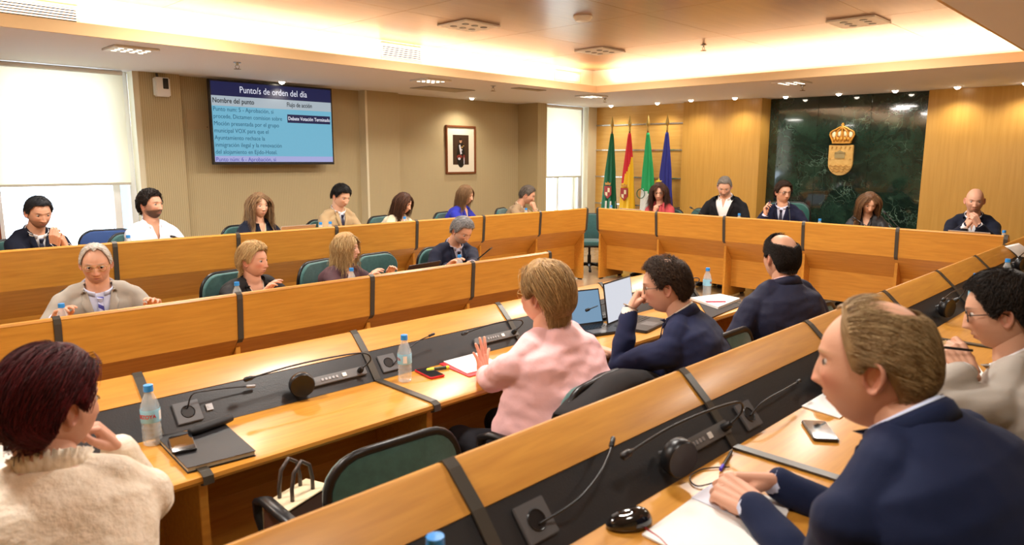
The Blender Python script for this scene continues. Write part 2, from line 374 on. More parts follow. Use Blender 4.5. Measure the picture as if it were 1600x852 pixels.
# sprinklers
def sprinkler(x, y, z, lb):
    t = tag(empty('sprinkler', (x, y, z)), lb, 'sprinkler', 'brass ceiling sprinklers')
    MB().lathe([(0, 0), (.035, -.001), (.035, -.006), (.014, -.012), (.011, -.03), (0, -.03)]).build('rosette', STEEL, t, smooth=True)
    MB().tube([(-.014, 0, -.03), (-.02, 0, -.045), (-.006, 0, -.062)], .003, 6).tube([(.014, 0, -.03), (.02, 0, -.045), (.006, 0, -.062)], .003, 6).build('yoke', mat('brass', '8a6c48', .35, metal=.8), t, smooth=True)
    MB().lathe([(0, -.062), (.03, -.062), (.033, -.066), (0, -.068)]).build('deflector', mat('brass'), t, smooth=True)
for x, y, z, lb in ((3.05, 6.79, zl, 'ceiling sprinkler above the left edge of the screen'), (6.12, 6.55, zl, 'ceiling sprinkler left of the small beige ceiling grille'), (8.38, 6.58, zl, 'ceiling sprinkler above the leftmost flag'), (8.42, 3.65, zl, 'ceiling sprinkler above the marble wall'), (7.0, 4.16, ZU, 'ceiling sprinkler hanging from the wooden ceiling field')): sprinkler(x, y, z, lb)
t = tag(MB().lathe([(0, 0), (.085, 0), (.085, -.012), (.06, -.04), (.02, -.045), (0, -.045)], (4.95, 4.15, ZU)).build('smoke_detector', WPL, smooth=True), 'round white smoke detector on the wooden ceiling, top centre', 'smoke detector')
# downlights
DL = [(4.17, 8.12, 'over the screen'), (7.14, 8.1, 'over the framed portrait'), (9.62, 7.42, 'over the leftmost flag'), (9.62, 6.5, 'over the blue flag'), (9.45, 5.79, 'left of the two over the left wood panel'), (9.5, 5.1, 'right of the two over the left wood panel'), (9.75, 4.46, 'over the left end of the marble'), (9.75, 3.73, 'over the stone crest'), (9.75, 3.03, 'over the right end of the marble'), (9.72, 2.33, 'first right of the marble'), (9.72, 1.65, 'second right of the marble')]
for i, (x, y, s_) in enumerate(DL):
    t = tag(empty('downlight', (x, y, zl)), 'small round recessed ceiling downlight '+s_, 'ceiling light', 'recessed downlights along the walls')
    MB().lathe([(.031, -.001), (.048, -.001), (.046, -.008), (.031, -.006)], seg=20).build('ring', WPL, t, smooth=True)
    MB().ell((0, 0, -.004), (.034, .034, .030), 14, 8).build('bulb', led('bulb_glow', 'fff2dc', 25), t, smooth='all')
    l = bpy.data.lights.new('spot', 'SPOT'); l.energy = 26 if x > 9 else 42; l.spot_size = 2.5; l.spot_blend = .9; l.color = (1, .9, .76); l.shadow_soft_size = .03
    o = bpy.data.objects.new('spot', l); COL.objects.link(o); o.location = (x, y, zl-.06)
    tgt = Vector((x+.12, y, 0)) if x > 9 else Vector((x, y+.13, 0)); o.rotation_euler = (tgt-Vector(o.location)).to_track_quat('-Z', 'Y').to_euler()

# blinds
FAB = mat('blind_fabric', 'f2edd6', .9)
_b = FAB.node_tree.nodes['Principled BSDF']
tr = FAB.node_tree.nodes.new('ShaderNodeBsdfTranslucent'); tr.inputs[0].default_value = (.95, .92, .80, 1); mxs = FAB.node_tree.nodes.new('ShaderNodeMixShader'); mxs.inputs[0].default_value = .55
FAB.node_tree.links.new(_b.outputs[0], mxs.inputs[1]); FAB.node_tree.links.new(tr.outputs[0], mxs.inputs[2]); FAB.node_tree.links.new(mxs.outputs[0], FAB.node_tree.nodes['Material Output'].inputs[0])
for x0, x1, y, z0, lb in ((.9, 2.53, 8.36, 1.44, 'wide cream roller blind half down over the left window'), (8.68, 9.6, 8.04, 1.42, 'narrow cream roller blind half down over the window by the flags')):
    t = tag(empty('roller_blind', ((x0+x1)/2, y, 2.55)), lb, 'blind', 'cream roller blinds')
    h = (x1-x0)/2
    MB().box(-h, h, -.001, .001, z0-2.55, .02).build('fabric', FAB, t)
    MB().tube([(-h, 0, .02), (h, 0, .02)], .025, 12).build('roller', WPL, t, smooth=True)
    MB().box(-h, h, -.008, .008, z0-2.575, z0-2.55).build('bottom_bar', mat('bar_grey', 'c9c5b4', .5), t)
    MB().tube([(h+.03, -.01, .03), (h+.03, -.01, -1.5)], .003, 5).build('pull_cord', WPL, t)
# white curtain edge beside narrow window
cu = MB(); n = 28
pts = [(9.62+.0, 8.12)]
vs = []
for i in range(n+1):
    x = 9.6+.1*i/n; y = 8.1+.018*math.sin(i*1.35)
    vs += [(x, y, .64), (x, y, 2.58)]
cu.add(vs, [(2*i, 2*i+2, 2*i+3, 2*i+1) for i in range(n)])
o = cu.build('sheer_curtain', mat('curtain_white', 'f4f4f0', .9), smooth='all'); tag(o, 'white gathered curtain at the right side of the narrow window', 'curtain')
md = o.modifiers.new('s', 'SOLIDIFY'); md.thickness = .003

# wall-mounted projector-like camera box, socket cover
t = tag(empty('wall_speaker', (2.885, 8.33, 2.45)), 'small white wall box with dark window on the column beside the window', 'wall box')
MB().box(-.075, .075, -.09, 0, -.1, .1).build('housing', WPL, t, bevel=.012, smooth=True)
MB().box(.0, .055, -.094, -.088, -.02, .09).build('dark_window', BLACKP, t, bevel=.003)
MB().tube([(-.03, -.03, .1), (-.03, -.01, .14)], .012, 8).build('bracket', GREYP, t)
t = tag(empty('wall_cover', (3.3, WY, 2.13)), 'flush square wall cover plate left of the screen', 'cover plate')
MB().box(-.12, .12, -.006, 0, -.11, .11).build('plate', mat('plate_beige', 'b9a078', .7), t, bevel=.002)
MB().lathe([(0, 0), (.006, 0), (.006, .004), (0, .004)], (.1, -.006, -.08), 10, M=Matrix.Rotation(PI/2, 3, 'X')).build('lock', STEEL, t)

# ---------------- screen
t = tag(empty('wall_screen_display', (4.11, 8.2, 2.1), 0), 'large flat television on the beige wall showing the agenda in blue', 'television')
t.rotation_euler = (.0, 0, 0)
TW, TH = 1.53, .945
MB().box(-TW/2, TW/2, 0, .05, -TH/2, TH/2).build('bezel', BLACKP, t, bevel=.004)
MB().box(-.3, .3, .05, .25, -.2, .2).build('wall_mount', GREYP, t)
sc = MB(); e = .012
X0, X1, Z1, Z0 = -TW/2+.02, TW/2-.02, TH/2-.02, -TH/2+.03
H = Z1-Z0
def band(a, b, mi, y=-.0005): sc.add([(X0, y, Z1-b*H), (X1, y, Z1-b*H), (X1, y, Z1-a*H), (X0, y, Z1-a*H)], [(0, 1, 2, 3)], mi)
band(0, .175, 0); band(.175, .30, 1); band(.30, .925, 2); band(.925, 1, 3)
xm = X0+.60*(X1-X0)
sc.add([(xm, -.001, Z1-.475*H), (X1-.02, -.001, Z1-.475*H), (X1-.02, -.001, Z1-.365*H), (xm, -.001, Z1-.365*H)], [(0, 1, 2, 3)], 0)
sc.build('screen', [led('scr_navy', '2a2c56', .8), led('scr_grey', 'c4d2dc', .8), led('scr_cyan', '86d0ee', .8), led('scr_lilac', 'bcc0f4', .85)], t)
def text(s, x, z, size, m, parent, y=-.002, align='LEFT', width=None, bold=0, name='lettering', rot=(PI/2, 0, 0), ext=.0004):
    c = bpy.data.curves.new(name, 'FONT'); c.body = s; c.size = size; c.align_x = align; c.offset = bold; c.extrude = ext; c.resolution_u = 3
    o = bpy.data.objects.new(name, c); COL.objects.link(o)
    dg = bpy.context.evaluated_depsgraph_get(); me = bpy.data.meshes.new_from_object(o.evaluated_get(dg)); bpy.data.objects.remove(o)
    if width and len(me.vertices):
        xs = [v.co.x for v in me.vertices]; wd = max(xs)-min(xs); k = width/wd
        for v in me.vertices: v.co.x *= k
    me.materials.clear(); me.materials.append(m)
    o = bpy.data.objects.new(name, me); COL.objects.link(o); o.parent = parent; o.location = (x, y, z); o.rotation_euler = rot
    return o
TWH = led('txt_white', 'eef0ff', 1.0); TDK = led('txt_dark', '20242c', .6); TMD = led('txt_slate', '2c6b8c', .7)
L = X1-X0
text('Punto/s de orden del día', (X0+X1)/2, Z1-.125*H, .105, TWH, t, align='CENTER', width=.56*L)
text('Nombre del punto', X0+.01, Z1-.262*H, .078, TDK, t, width=.32*L, bold=.0012)
text('Flujo de acción', xm, Z1-.262*H, .072, TDK, t, width=.22*L, bold=.001)
text('Debate Votación Terminado', xm+.01, Z1-.44*H, .06, TWH, t, width=.375*L, bold=.0008)
for i, (s, k) in enumerate((('Punto num: 5 - Aprobación, si', .475), ('procede, Dictamen comision sobre', .545), ('Moción presentada por el grupo', .515), ('municipal VOX para que el', .425), ('Ayuntamiento rechace la', .395), ('inmigración ilegal y la renovación', .53), ('del alojamiento en Ejido-Hotel.', .49))):
    text(s, X0+.01, Z1-(.365+.0888*i)*H, .068, TMD, t, width=k*L)
text('Punto núm: 6 - Aprobación, si', X0+.01, Z1-.992*H, .066, led('txt_violet', '5a5cc8', .7), t, width=.475*L)

# ---------------- framed portrait
t = tag(empty('framed_portrait', (7.2, WY, 1.84)), 'brown framed portrait of a uniformed figure with cream mat on the wall', 'picture')
fw, fh, b = .30, .365, .03
fr = MB()
fr.prism([(-fw, -fh), (fw, -fh), (fw-b, -fh+b), (-fw+b, -fh+b)], -.035, -.001, 'y').prism([(-fw, fh), (-fw+b, fh-b), (fw-b, fh-b), (fw, fh)], -.035, -.001, 'y')
fr.prism([(-fw, -fh), (-fw+b, -fh+b), (-fw+b, fh-b), (-fw, fh)], -.035, -.001, 'y').prism([(fw, -fh), (fw, fh), (fw-b, fh-b), (fw-b, -fh+b)], -.035, -.001, 'y')
fr.build('frame', mat('frame_wood', '7a4526', .35), t, bevel=.005)
MB().box(-fw+b, fw-b, -.015, -.003, -fh+b, fh-b).build('mat_board', mat('mat_cream', 'e4ddc8', .8), t)
pc = MB(); pc.box(-.158, .158, -.017, -.0152, -.225, .225, 0)
def blob(cx_, cz_, rx, rz, mi, yy): pc.prism([(cx_+rx*math.cos(a), cz_+rz*math.sin(a)) for a in [2*PI*k/16 for k in range(16)]], yy-.0008, yy, 'y', mi)
blob(0, -.1, .085, .17, 1, -.0171); blob(0, .03, .07, .085, 1, -.0173); blob(-.005, .135, .024, .034, 2, -.0176); blob(-.005, .158, .024, .018, 1, -.0180)
pc.prism([(-.04, .07), (-.012, .08), (.02, -.06), (-.012, -.07)], -.0186, -.0178, 'y', 3); blob(.02, .04, .02, .012, 4, -.0183); blob(.012, .0, .017, .01, 3, -.0183); blob(.05, .06, .016, .008, 4, -.0183)
blob(-.03, -.105, .055, .03, 5, -.0185); blob(.06, -.12, .02, .05, 5, -.0185); blob(-.035, -.135, .026, .02, 3, -.019); blob(.06, -.17, .008, .06, 3, -.019)
pc.build('picture', [mat('pic_brown', '3d2a1c', .4), mat('pic_uniform', '191713', .4), mat('pic_skin', 'b58a6c', .5), mat('pic_white', 'cfcfd6', .5), mat('pic_gold', 'b0905a', .5), mat('pic_red', '7f2f26', .5)], t)

# ---------------- crest
t = tag(empty('stone_crest', (10.08, 3.76, 1.95)), 'carved golden shield with a crown mounted on the green marble wall', 'crest')
STO = mat('crest_stone', 'd9b26a', .55, var=(20, 'c09448', one, .3)); STL = mat('crest_pale', 'eadfb8', .5)
def CM(y, z, x): return (-x, -y, z)          # shape coordinates: y to the viewer's right, z up
def cprism(mb, poly, x0, x1, mi=0): mb.add([CM(a, b_, x) for x in (x0, x1) for a, b_ in poly], [tuple(range(len(poly)))[::-1], tuple(range(len(poly), 2*len(poly)))]+[(i, (i+1) % len(poly), len(poly)+(i+1) % len(poly), len(poly)+i) for i in range(len(poly))], mi)
sh = MB(); W2 = .165
poly = [(-W2, -.02), (-W2, -.27)]+[(-W2*math.cos(a), -.27-.165*math.sin(a)) for a in [PI*k/18 for k in range(1, 18)]]+[(W2, -.27), (W2, -.02)]
cprism(sh, poly, 0, .035)
sh.build('shield', STO, t, bevel=.006, smooth=True)
c2 = MB()
cprism(c2, [(-.075, -.2), (.06, -.2), (.06, -.13), (-.075, -.13)], .035, .043); 
cprism(c2, [(-.085, -.13), (-.01, -.09), (.075, -.13)], .035, .046)
for k in range(5): cprism(c2, [(-.07+k*.028, -.128), (-.055+k*.028, -.128), (-.055+k*.028, -.112), (-.07+k*.028, -.112)], .046, .05)
c2.build('tower_relief', mat('relief_dark', '9c8a5c', .6), t)
c3 = MB()
for r_ in range(3):
    up = [(-.14+.28*i/28, -.30-.036*r_+.010*math.sin(i*.9+r_)) for i in range(29)]
    if r_ == 2: up = up[4:-4]
    cprism(c3, up+[(a, b_-.012) for a, b_ in up[::-1]], .035, .043)
c3.build('wave_relief', mat('relief_amber', 'b3853c', .5), t)
c4 = MB()
for k in range(5):
    x = -.12+.06*k; cprism(c4, [(x-.012, -.075), (x-.006, -.035), (x+.012, -.04), (x+.014, -.05), (x+.002, -.052), (x+.004, -.075)], .035, .041)
for x in (-.135, .135): cprism(c4, [(x+.01*math.cos(a), -.21+.01*math.sin(a)) for a in [PI*k/4 for k in range(8)]], .035, .043)
c4.build('letter_relief', mat('relief_amber'), t)
cr = MB()
cprism(cr, [(-.12, 0), (.12, 0), (.125, .035), (-.125, .035)], 0, .05)
out = [(-.125, .035), (-.165, .12), (-.155, .155), (-.125, .175), (-.09, .19), (-.05, .215), (-.02, .225), (0, .235), (.02, .225), (.05, .215), (.09, .19), (.125, .175), (.155, .155), (.165, .12), (.125, .035)]
cprism(cr, out, 0, .012)
def bead(pts, r=.011, mi=0): cr.tube([CM(a, b_, .03) for a, b_ in pts], r, 8, mi)
for pts in (out[:8], out[7:], [(-.05, .04), (-.075, .1), (-.06, .17), (0, .225)], [(.05, .04), (.075, .1), (.06, .17), (0, .225)], [(0, .03), (0, .225)]): bead(pts)
cprism(cr, [(-.01, .235), (.01, .235), (.01, .25), (.02, .25), (.02, .262), (.01, .262), (.01, .28), (-.01, .28), (-.01, .262), (-.02, .262), (-.02, .25), (-.01, .25)], .01, .03)
for k in range(5):
    x = -.095+.0475*k; cr.ell(CM(x, .055, .048), (.018, .018, .03), 8, 6)
cr.build('crown', mat('crown_gold', 'c98f38', .45, metal=.2), t, smooth=True)
ci = MB()
for x, z_ in ((-.115, .125), (-.045, .14), (.045, .14), (.115, .125)): ci.ell(CM(x, z_, .016), (.012, .026, .05), 10, 8)
ci.build('crown_lining', STL, t, smooth=True)

# ---------------- flags
def flag(x, y, lb, colf, mats, lean, extra):
    t = tag(empty('flag', (x, y, .166)), lb, 'flag', 'flags on poles by the wood wall')
    MB().lathe([(0, 0), (.16, 0), (.16, .03), (.05, .06), (.02, .08), (0, .08)], seg=24).build('base', GOLD, t, smooth=True)
    MB().tube([(0, 0, .05), (0, 0, 2.02)], .014, 10).build('pole', mat('pole_wood', '6e4a2a', .4), t, smooth=True)
    MB().lathe([(0, 2.0), (.016, 2.0), (.02, 2.03), (.012, 2.06), (.03, 2.1), (.026, 2.14), (.012, 2.2), (.002, 2.25), (0, 2.25)]).build('finial', mat('finial_gold', 'b39a5a', .3, metal=.8), t, smooth=True)
    n, m_ = 72, 46; vs = []; fs = []; mi = []
    for j in range(m_+1):
        s = j/m_; z = 1.97-1.78*s
        wd = .022+.125*s**.75
        for i in range(n+1):
            u = i/n; a = u*2*PI
            fold = 1+.30*math.sin(a*7+s*2.2)*min(1, s*3)+.12*math.sin(a*3+s*4)
            # gathered cloth hangs as a flattened, folded cone to one side of the pole
            cx_ = -lean*.10*s
            vs.append((math.cos(a)*wd*.55*fold, cx_+math.sin(a)*wd*fold, z-.10*s*max(0, math.sin(a+1))))
    for j in range(m_):
        for i in range(n):
            fs.append((j*(n+1)+i, j*(n+1)+i+1, (j+1)*(n+1)+i+1, (j+1)*(n+1)+i)); mi.append(colf((i+.5)/n, (j+.5)/m_))
    mb = MB(); mb.v = vs; mb.f = fs; mb.mi = mi
    c = mb.build('cloth', mats, t, smooth='all')
    md = c.modifiers.new('s', 'SOLIDIFY'); md.thickness = .002
    for (nm, sy_, sz, rot, me_, m__) in extra:
        o = link(nm, me_, m__, t, False); o.location = (-.105, sy_, sz); o.rotation_euler = rot
    return t
G1 = mat('flag_green', '0c5c38', .75); G2 = mat('flag_bright_green', '1f9a58', .75); RD = mat('flag_red', 'c8202a', .75); YL = mat('flag_yellow', 'e8b820', .75); BL = mat('flag_blue', '262a80', .75); FW = mat('flag_white', 'dfe0da', .75)
def star(r, m=5, k=.4, th=.004):
    b_ = MB(); poly = [((r if i % 2 == 0 else r*k)*math.sin(PI*i/m), (r if i % 2 == 0 else r*k)*math.cos(PI*i/m)) for i in range(2*m)]
    b_.prism(poly, -th, th, 'x'); return b_.mesh('star')
def crestm():
    b_ = MB(); b_.prism([(-.07, .1), (.07, .1), (.075, -.04), (0, -.11), (-.075, -.04)], -.006, .004, 'x', 0)
    b_.prism([(-.045, .07), (-.002, .07), (-.002, .0), (-.045, .0)], -.010, -.006, 'x', 1).prism([(.002, -.002), (.05, -.002), (.045, -.05), (.002, -.07)], -.010, -.006, 'x', 1)
    b_.prism([(-.05, .12), (.05, .12), (.06, .16), (.02, .15), (0, .175), (-.02, .15), (-.06, .16)], -.006, .004, 'x', 2); return b_.mesh('arms')
def ringm(r):
    b_ = MB(); b_.tube([(0, r*math.cos(a), r*math.sin(a)) for a in [2*PI*k/24 for k in range(25)]], .007, 6, cap=False); return b_.mesh('ring')
FX = 9.6
ARM = [mat('arms_red', '9c2b28', .6), mat('arms_cream', 'e0cfa0', .6), mat('arms_gold', 'c0872e', .5)]
flag(FX, 7.37, 'dark green flag with a red emblem, leftmost of the flags', lambda u, s: 1 if s > .62 and (u*7 % 1) < .3 and .45 < u < .8 else 0, [G1, FW], -.3, [('emblem', -.02, 1.0, (0, 0, 0), crestm(), ARM)])
flag(FX, 7.01, 'red and yellow flag with a coat of arms', lambda u, s: 0 if (s < .22 or (s < .52 and (u*2*PI-PI)*1 < 2.9*(.52-s)/.3-1.7)) else 1, [RD, YL], 0, [('emblem', .0, .98, (0, 0, 0), crestm(), ARM)])
flag(FX, 6.65, 'green and white flag with a round emblem', lambda u, s: 0 if s < .53+.12*(u-.5) else 1, [G2, FW], .9, [('emblem', .03, 1.0, (0, 0, 0), ringm(.075), mat('ring_green', '1c5c3c', .6))])
flag(FX, 6.29, 'dark blue flag with a yellow star, rightmost of the flags', lambda u, s: 0, [BL], .2, [('star', .05, 1.2, (0, 0, 0), star(.065), mat('star_yellow', 'f0d23c', .5))])
# ------------------------------------------------------------------ desk rows
W = .9062; WB = .8973
RIDGE_Z, TOP_Z = .93, .745
SL = math.hypot(.095, .111); SD = Vector((0, .095/SL, -.111/SL)); SN = Vector((0, .111/SL, .095/SL))
# row: origin of local frame as function of k, rotation about z, tier height, pitch
ROWS = {
 'front':  dict(r=PI,   o=lambda k: (.8218+W*(k+1), 2.7906), t=0.0, w=W),
 'facing': dict(r=0,    o=lambda k: (.8212+W*k, 4.0321), t=0.0, w=W),
 'window': dict(r=0,    o=lambda k: (4.2963+W*k, 5.735), t=.166, w=W),
 'near':   dict(r=PI,   o=lambda k: (.9088+W*(k+1), 1.1145), t=.166, w=W),
 'head':   dict(r=-PI/2, o=lambda k: (7.1286, 5.696-WB*k), t=.166, w=WB)}
for R_ in ROWS.values():
    if R_['t']: R_['t'] = .162
def rowM(row, k):
    R_ = ROWS[row]; o = R_['o'](k)
    return Matrix.Translation((o[0], o[1], R_['t'])) @ Matrix.Rotation(R_['r'], 4, 'Z')
def slope_at(px, py, row):
    """room point where photo pixel meets the sloped front of a row"""
    M = rowM(row, 0); p0 = M @ Vector((0, .108, .8575)); n = (M.to_3x3() @ SN)
    v = CF + CR*((px-CX)/FPX) - CU*((py-426)/FPX); c = Vector((0, 0, HC))
    return c+v*((p0-c).dot(n)/v.dot(n))
def slopeM(row, P, spin=0, lift=.0):
    R3 = rowM(row, 0).to_3x3(); x = R3 @ Vector((1, 0, 0)); y = R3 @ SD; z = R3 @ SN; P = P+z*lift
    return Matrix(((x.x, y.x, z.x, P.x), (x.y, y.y, z.y, P.y), (x.z, y.z, z.z, P.z), (0, 0, 0, 1))) @ Matrix.Rotation(spin, 4, 'Z')
def pl_(a, b, w0, w1, th):  # board polygon in (v, z) from a to b, thickness th to the underside
    return [a, b]
def band_poly(th0, th1):
    """closed strap outline following the desk profile between offsets th0 and th1"""
    path = [(.105, .575), (.018, .665), (.0, .905), (.003, .928), (.018, .938), (.036, .926), (.108, .8595), (.2045, .7475), (.60, .7465), (.622, .738), (.625, .72), (.60, .712)]
    out = []; inn = []
    for i, p in enumerate(path):
        a = path[max(i-1, 0)]; b = path[min(i+1, len(path)-1)]; d = Vector((b[0]-a[0], b[1]-a[1])).normalized(); n = Vector((-d.y, d.x))
        out.append((p[0]+n.x*th1, p[1]+n.y*th1)); inn.append((p[0]+n.x*th0, p[1]+n.y*th0))
    return out, inn
def make_desk(w, last=False):
    t = empty('desk_unit')
    g = .001
    MB().prism([(.19, .715), (.595, .712), (.612, .716), (.62, .728), (.617, .741), (.60, .7455), (.2, .7455)], g, w-g).build('worktop', WOOD, t, smooth=True)
    # wooden upper slope, wraps the ridge
    MB().prism([(.03, .885), (.012, .905), (.003, .915), (.0, .925), (.006, .935), (.018, .938), (.030, .932), (.108, .8585), (.092, .845)], g, w-g).build('ridge_board', WOOD, t, smooth=True)
    MB().prism([(.108, .856), (.203, .768-.022), (.186, .732), (.094, .84)], g, w-g).build('black_insert', BLK, t, bevel=.001)
    MB().prism([(.0, .92), (.018, .66), (.033, .66), (.018, .90)], g, w-g).build('front_panel', WOOD, t, smooth=True)
    MB().prism([(.018, .66), (.2, .44), (.215, .452), (.034, .668)], g, w-g).build('slanted_panel', WOOD, t)
    MB().prism([(.2, .44), (.2, .13), (.216, .13), (.216, .452)], .030, w-.002).build('lower_panel', WOOD, t)
    def side(x0, x1):
        s = MB().prism([(.06, .02), (.06, .606), (.199, .438), (.199, .70), (.57, .705), (.57, .02)], x0, x1).build('side_support', WOOD, t, bevel=.002)
        MB().box(x0+.004, x1-.004, .08, .14, 0, .019).box(x0+.004, x1-.004, .48, .54, 0, .019).build('foot', BLACKP, s)
    side(.001, .029)
    def strap(x0, x1):
        o, i = band_poly(.001, .0065); n = len(o); mb = MB()
        for k in range(n-1):
            mb.prism([i[k], i[k+1], o[k+1], o[k]], x0, x1)
        mb.build('joint_strap', BAND, t)
    strap(.001, .033)
    if last: side(w-.029, w-.001); strap(w-.033, w-.001)
    return t
proto = {}
ORD = ['first', 'second', 'third', 'fourth', 'fifth', 'sixth', 'seventh', 'eighth', 'ninth', 'tenth']
DESC = {'front': 'honey wood desk unit, %s from left in the pink-shirted speaker\'s row',
        'facing': 'honey wood desk unit, %s from left in the striped-tie man\'s row',
        'window': 'honey wood desk unit, %s from left in the row under the television',
        'near': 'honey wood desk unit, %s from left in the row nearest the camera',
        'head': 'honey wood desk unit, %s from left before the marble wall'}
RANGE = {'front': range(-1, 4), 'facing': range(-1, 4), 'window': range(-5, 3), 'near': range(-1, 7), 'head': range(0, 5)}
for row, ks in RANGE.items():
    R_ = ROWS[row]; ks = list(ks)
    for n_, k in enumerate(ks):
        # straps sit on the first side of each unit; the closing end gets a second one
        last = (k == ks[0]) if row in ('front', 'near') else (k == ks[-1])
        key = (round(R_['w'], 4), last)
        if key not in proto: proto[key] = make_desk(R_['w'], last); o = proto[key]
        else: o = dup(proto[key])
        o.matrix_world = rowM(row, k)
        tag(o, DESC[row] % ORD[n_], 'desk', 'desk units of the council chamber')

# ------------------------------------------------------------------ chairs
def rrect(w, h, r, n=6):
    pts = []
    for cx_, cy_, a0 in ((w/2-r, h/2-r, 0), (-w/2+r, h/2-r, PI/2), (-w/2+r, -h/2+r, PI), (w/2-r, -h/2+r, 3*PI/2)):
        pts += [(cx_+r*math.cos(a0+PI/2*i/n), cy_+r*math.sin(a0+PI/2*i/n)) for i in range(n+1)]
    return pts
def pad(pts, c, th, curve, M, dome=.012):
    """cushion from an outline: rounded slab, domed, bent by curve(x)"""
    mb = MB(); lv = [(.80, .5), (.93, .46), (1.0, .25), (1.0, -.25), (.93, -.46), (.80, -.5)]
    n = len(pts); vs = []
    for s, z in lv:
        for x, y in pts:
            sx_ = x*(1-(1-s)*.18); sy_ = y*(1-(1-s)*.18)
            vs.append(M @ Vector((sx_, sy_, z*th+curve(sx_, sy_))))
    vs.append(M @ Vector((0, 0, th*.5+dome+curve(0, 0)))); vs.append(M @ Vector((0, 0, -th*.5-dome*.3+curve(0, 0))))
    fs = [(i*n+k, (i+1)*n+k, (i+1)*n+(k+1) % n, i*n+(k+1) % n) for i in range(len(lv)-1) for k in range(n)]
    a = len(vs)-2; fs += [(a, k, (k+1) % n) for k in range(n)]+[(a+1, (len(lv)-1)*n+(k+1) % n, (len(lv)-1)*n+k) for k in range(n)]
    mb.add(vs, fs); return mb
def make_chair(fabric, tall=0):
    t = empty('office_chair')            # front of the chair is +y, floor z = 0
    h = .41+tall*1.4; zc = .47+h/2
    MS = Matrix.Translation((0, .02, .445))
    pad(rrect(.48, .46, .09), 0, .07, lambda x, y: .0, MS, .015).build('seat', fabric, t, smooth='all')
    pad(rrect(.46, .44, .08), 0, .03, lambda x, y: .0, Matrix.Translation((0, .02, .402))).build('seat_shell', BLACKP, t, smooth='all')
    MBk = Matrix.Translation((0, -.25, zc)) @ Matrix.Rotation(-.13, 4, 'X') @ Matrix.Rotation(-PI/2, 4, 'X') @ Matrix.Rotation(PI, 4, 'Z')
    cv = lambda x, y: x*x*.55
    pts = rrect(.46+tall*.4, h, .12)
    pad(pts, 0, .05, cv, MBk, .01).build('backrest', fabric, t, smooth='all')
    rim = [MBk @ Vector((x*1.0, y*1.0, cv(x, y)-.018)) for x, y in pts]
    MB().tube(rim+[rim[0]], .014, 8, cap=False).build('back_rim', BLACKP, t, smooth='all')
    MB().box(-.03, .03, -.30, -.05, .375, .39).tube([(0, -.27, .385), (0, -.315, .44), (0, -.29, .60)], .022, 8, flat=.5).build('back_bracket', BLACKP, t, smooth=True)
    for s in (-1, 1):
        MB().tube([(s*.21, .0, .405), (s*.275, .0, .43), (s*.285, .13, .60), (s*.285, .13, .645), (s*.285, .08, .665), (s*.285, -.12, .665), (s*.285, -.16, .63), (s*.275, -.05, .43), (s*.21, -.02, .405)], .016, 8, flat=1.5).build('armrest', BLACKP, t, smooth='all')
    MB().lathe([(0, .06), (.028, .06), (.028, .24), (.018, .24), (.018, .39), (0, .39)], seg=14).build('gas_post', BLACKP, t, smooth=True)
    base = MB().lathe([(0, .06), (.045, .06), (.05, .09), (.03, .11), (0, .11)], seg=14).build('base_hub', BLACKP, t, smooth=True)
    for k in range(5):
        a = 2*PI*k/5+.3; c, s = math.cos(a), math.sin(a)
        MB().tube([(.03*c, .03*s, .09), (.29*c, .29*s, .062)], [.024, .015], 8).build('base_leg', BLACKP, base, smooth='all')
        MB().lathe([(0, -.022), (.022, -.02), (.025, -.01), (.025, .01), (.022, .02), (0, .022)], (.29*c, .29*s, .026), 14, M=Matrix.Rotation(PI/2, 3, 'X') @ Matrix.Rotation(a, 3, 'Y')).build('castor', BLACKP, base, smooth=True)
    return t
CH = {}
def chair(x, y, z, face, label, kind='teal'):
    """face: direction (radians, room frame) the chair looks"""
    if kind not in CH:
        CH[kind] = make_chair(*{'teal': (TEAL, 0), 'blue': (BLUEC, 0), 'leather': (TEALG, .12)}[kind]); o = CH[kind]
    else: o = dup(CH[kind])
    o.location = (x, y, z); o.rotation_euler = (0, 0, face-PI/2)
    return tag(o, label, 'chair', 'swivel chairs behind the desks')

# ------------------------------------------------------------------ small things
GRP = {}
def make_bottle(txt=False):
    t = empty('water_bottle')
    pr = [(0, .0), (.022, .0), (.029, .004), (.0305, .012)]
    for k in range(4): z = .018+k*.016; pr += [(.0305, z), (.0288, z+.006), (.0305, z+.012)]
    pr += [(.0305, .085), (.0305, .130), (.029, .140), (.022, .163), (.014, .183), (.0125, .190), (.0125, .198), (0, .198)]
    MB().lathe(pr, seg=28).build('body', GLASS, t, smooth=True)
    lb = MB(); lb.lathe([(.0309, .084), (.0312, .085), (.0312, .128), (.0309, .129)], seg=28); lb.f = lb.f[:-2]; lb.mi = lb.mi[:-2]
    lab = lb.build('label', BLAB, t, smooth=True)
    if txt:
        o = text('BEZOYA', 0, 0, .0185, REDM, lab, y=0, align='CENTER', width=.062, bold=.0006, name='label_lettering', rot=(0, 0, 0), ext=.0001)
        for v in o.data.vertices:
            a = v.co.x/.0316-PI/2; z = v.co.y; v.co = (math.cos(a)*.0316, math.sin(a)*.0316, z+.101)
        o.location = (0, 0, 0)
        MB().add([(math.cos(a)*.0315, math.sin(a)*.0315, z) for z in (.09, .122) for a in (-.2, .1, .35)], [(0, 1, 4, 3), (1, 2, 5, 4)]).build('white_patch', PAPER, lab)
    MB().lathe([(0, .190), (.0155, .190), (.0155, .2), (.0148, .212), (0, .213)], seg=24).build('cap', BCAP, t, smooth=True)
    return t
def bottle(P, label, txt=False, rz=0):
    k = 'bottle%d' % txt
    if k not in GRP: GRP[k] = make_bottle(txt); o = GRP[k]
    else: o = dup(GRP[k])
    o.location = P; o.rotation_euler = (0, 0, rz)
    return tag(o, label, 'bottle', 'small water bottles on the desks')
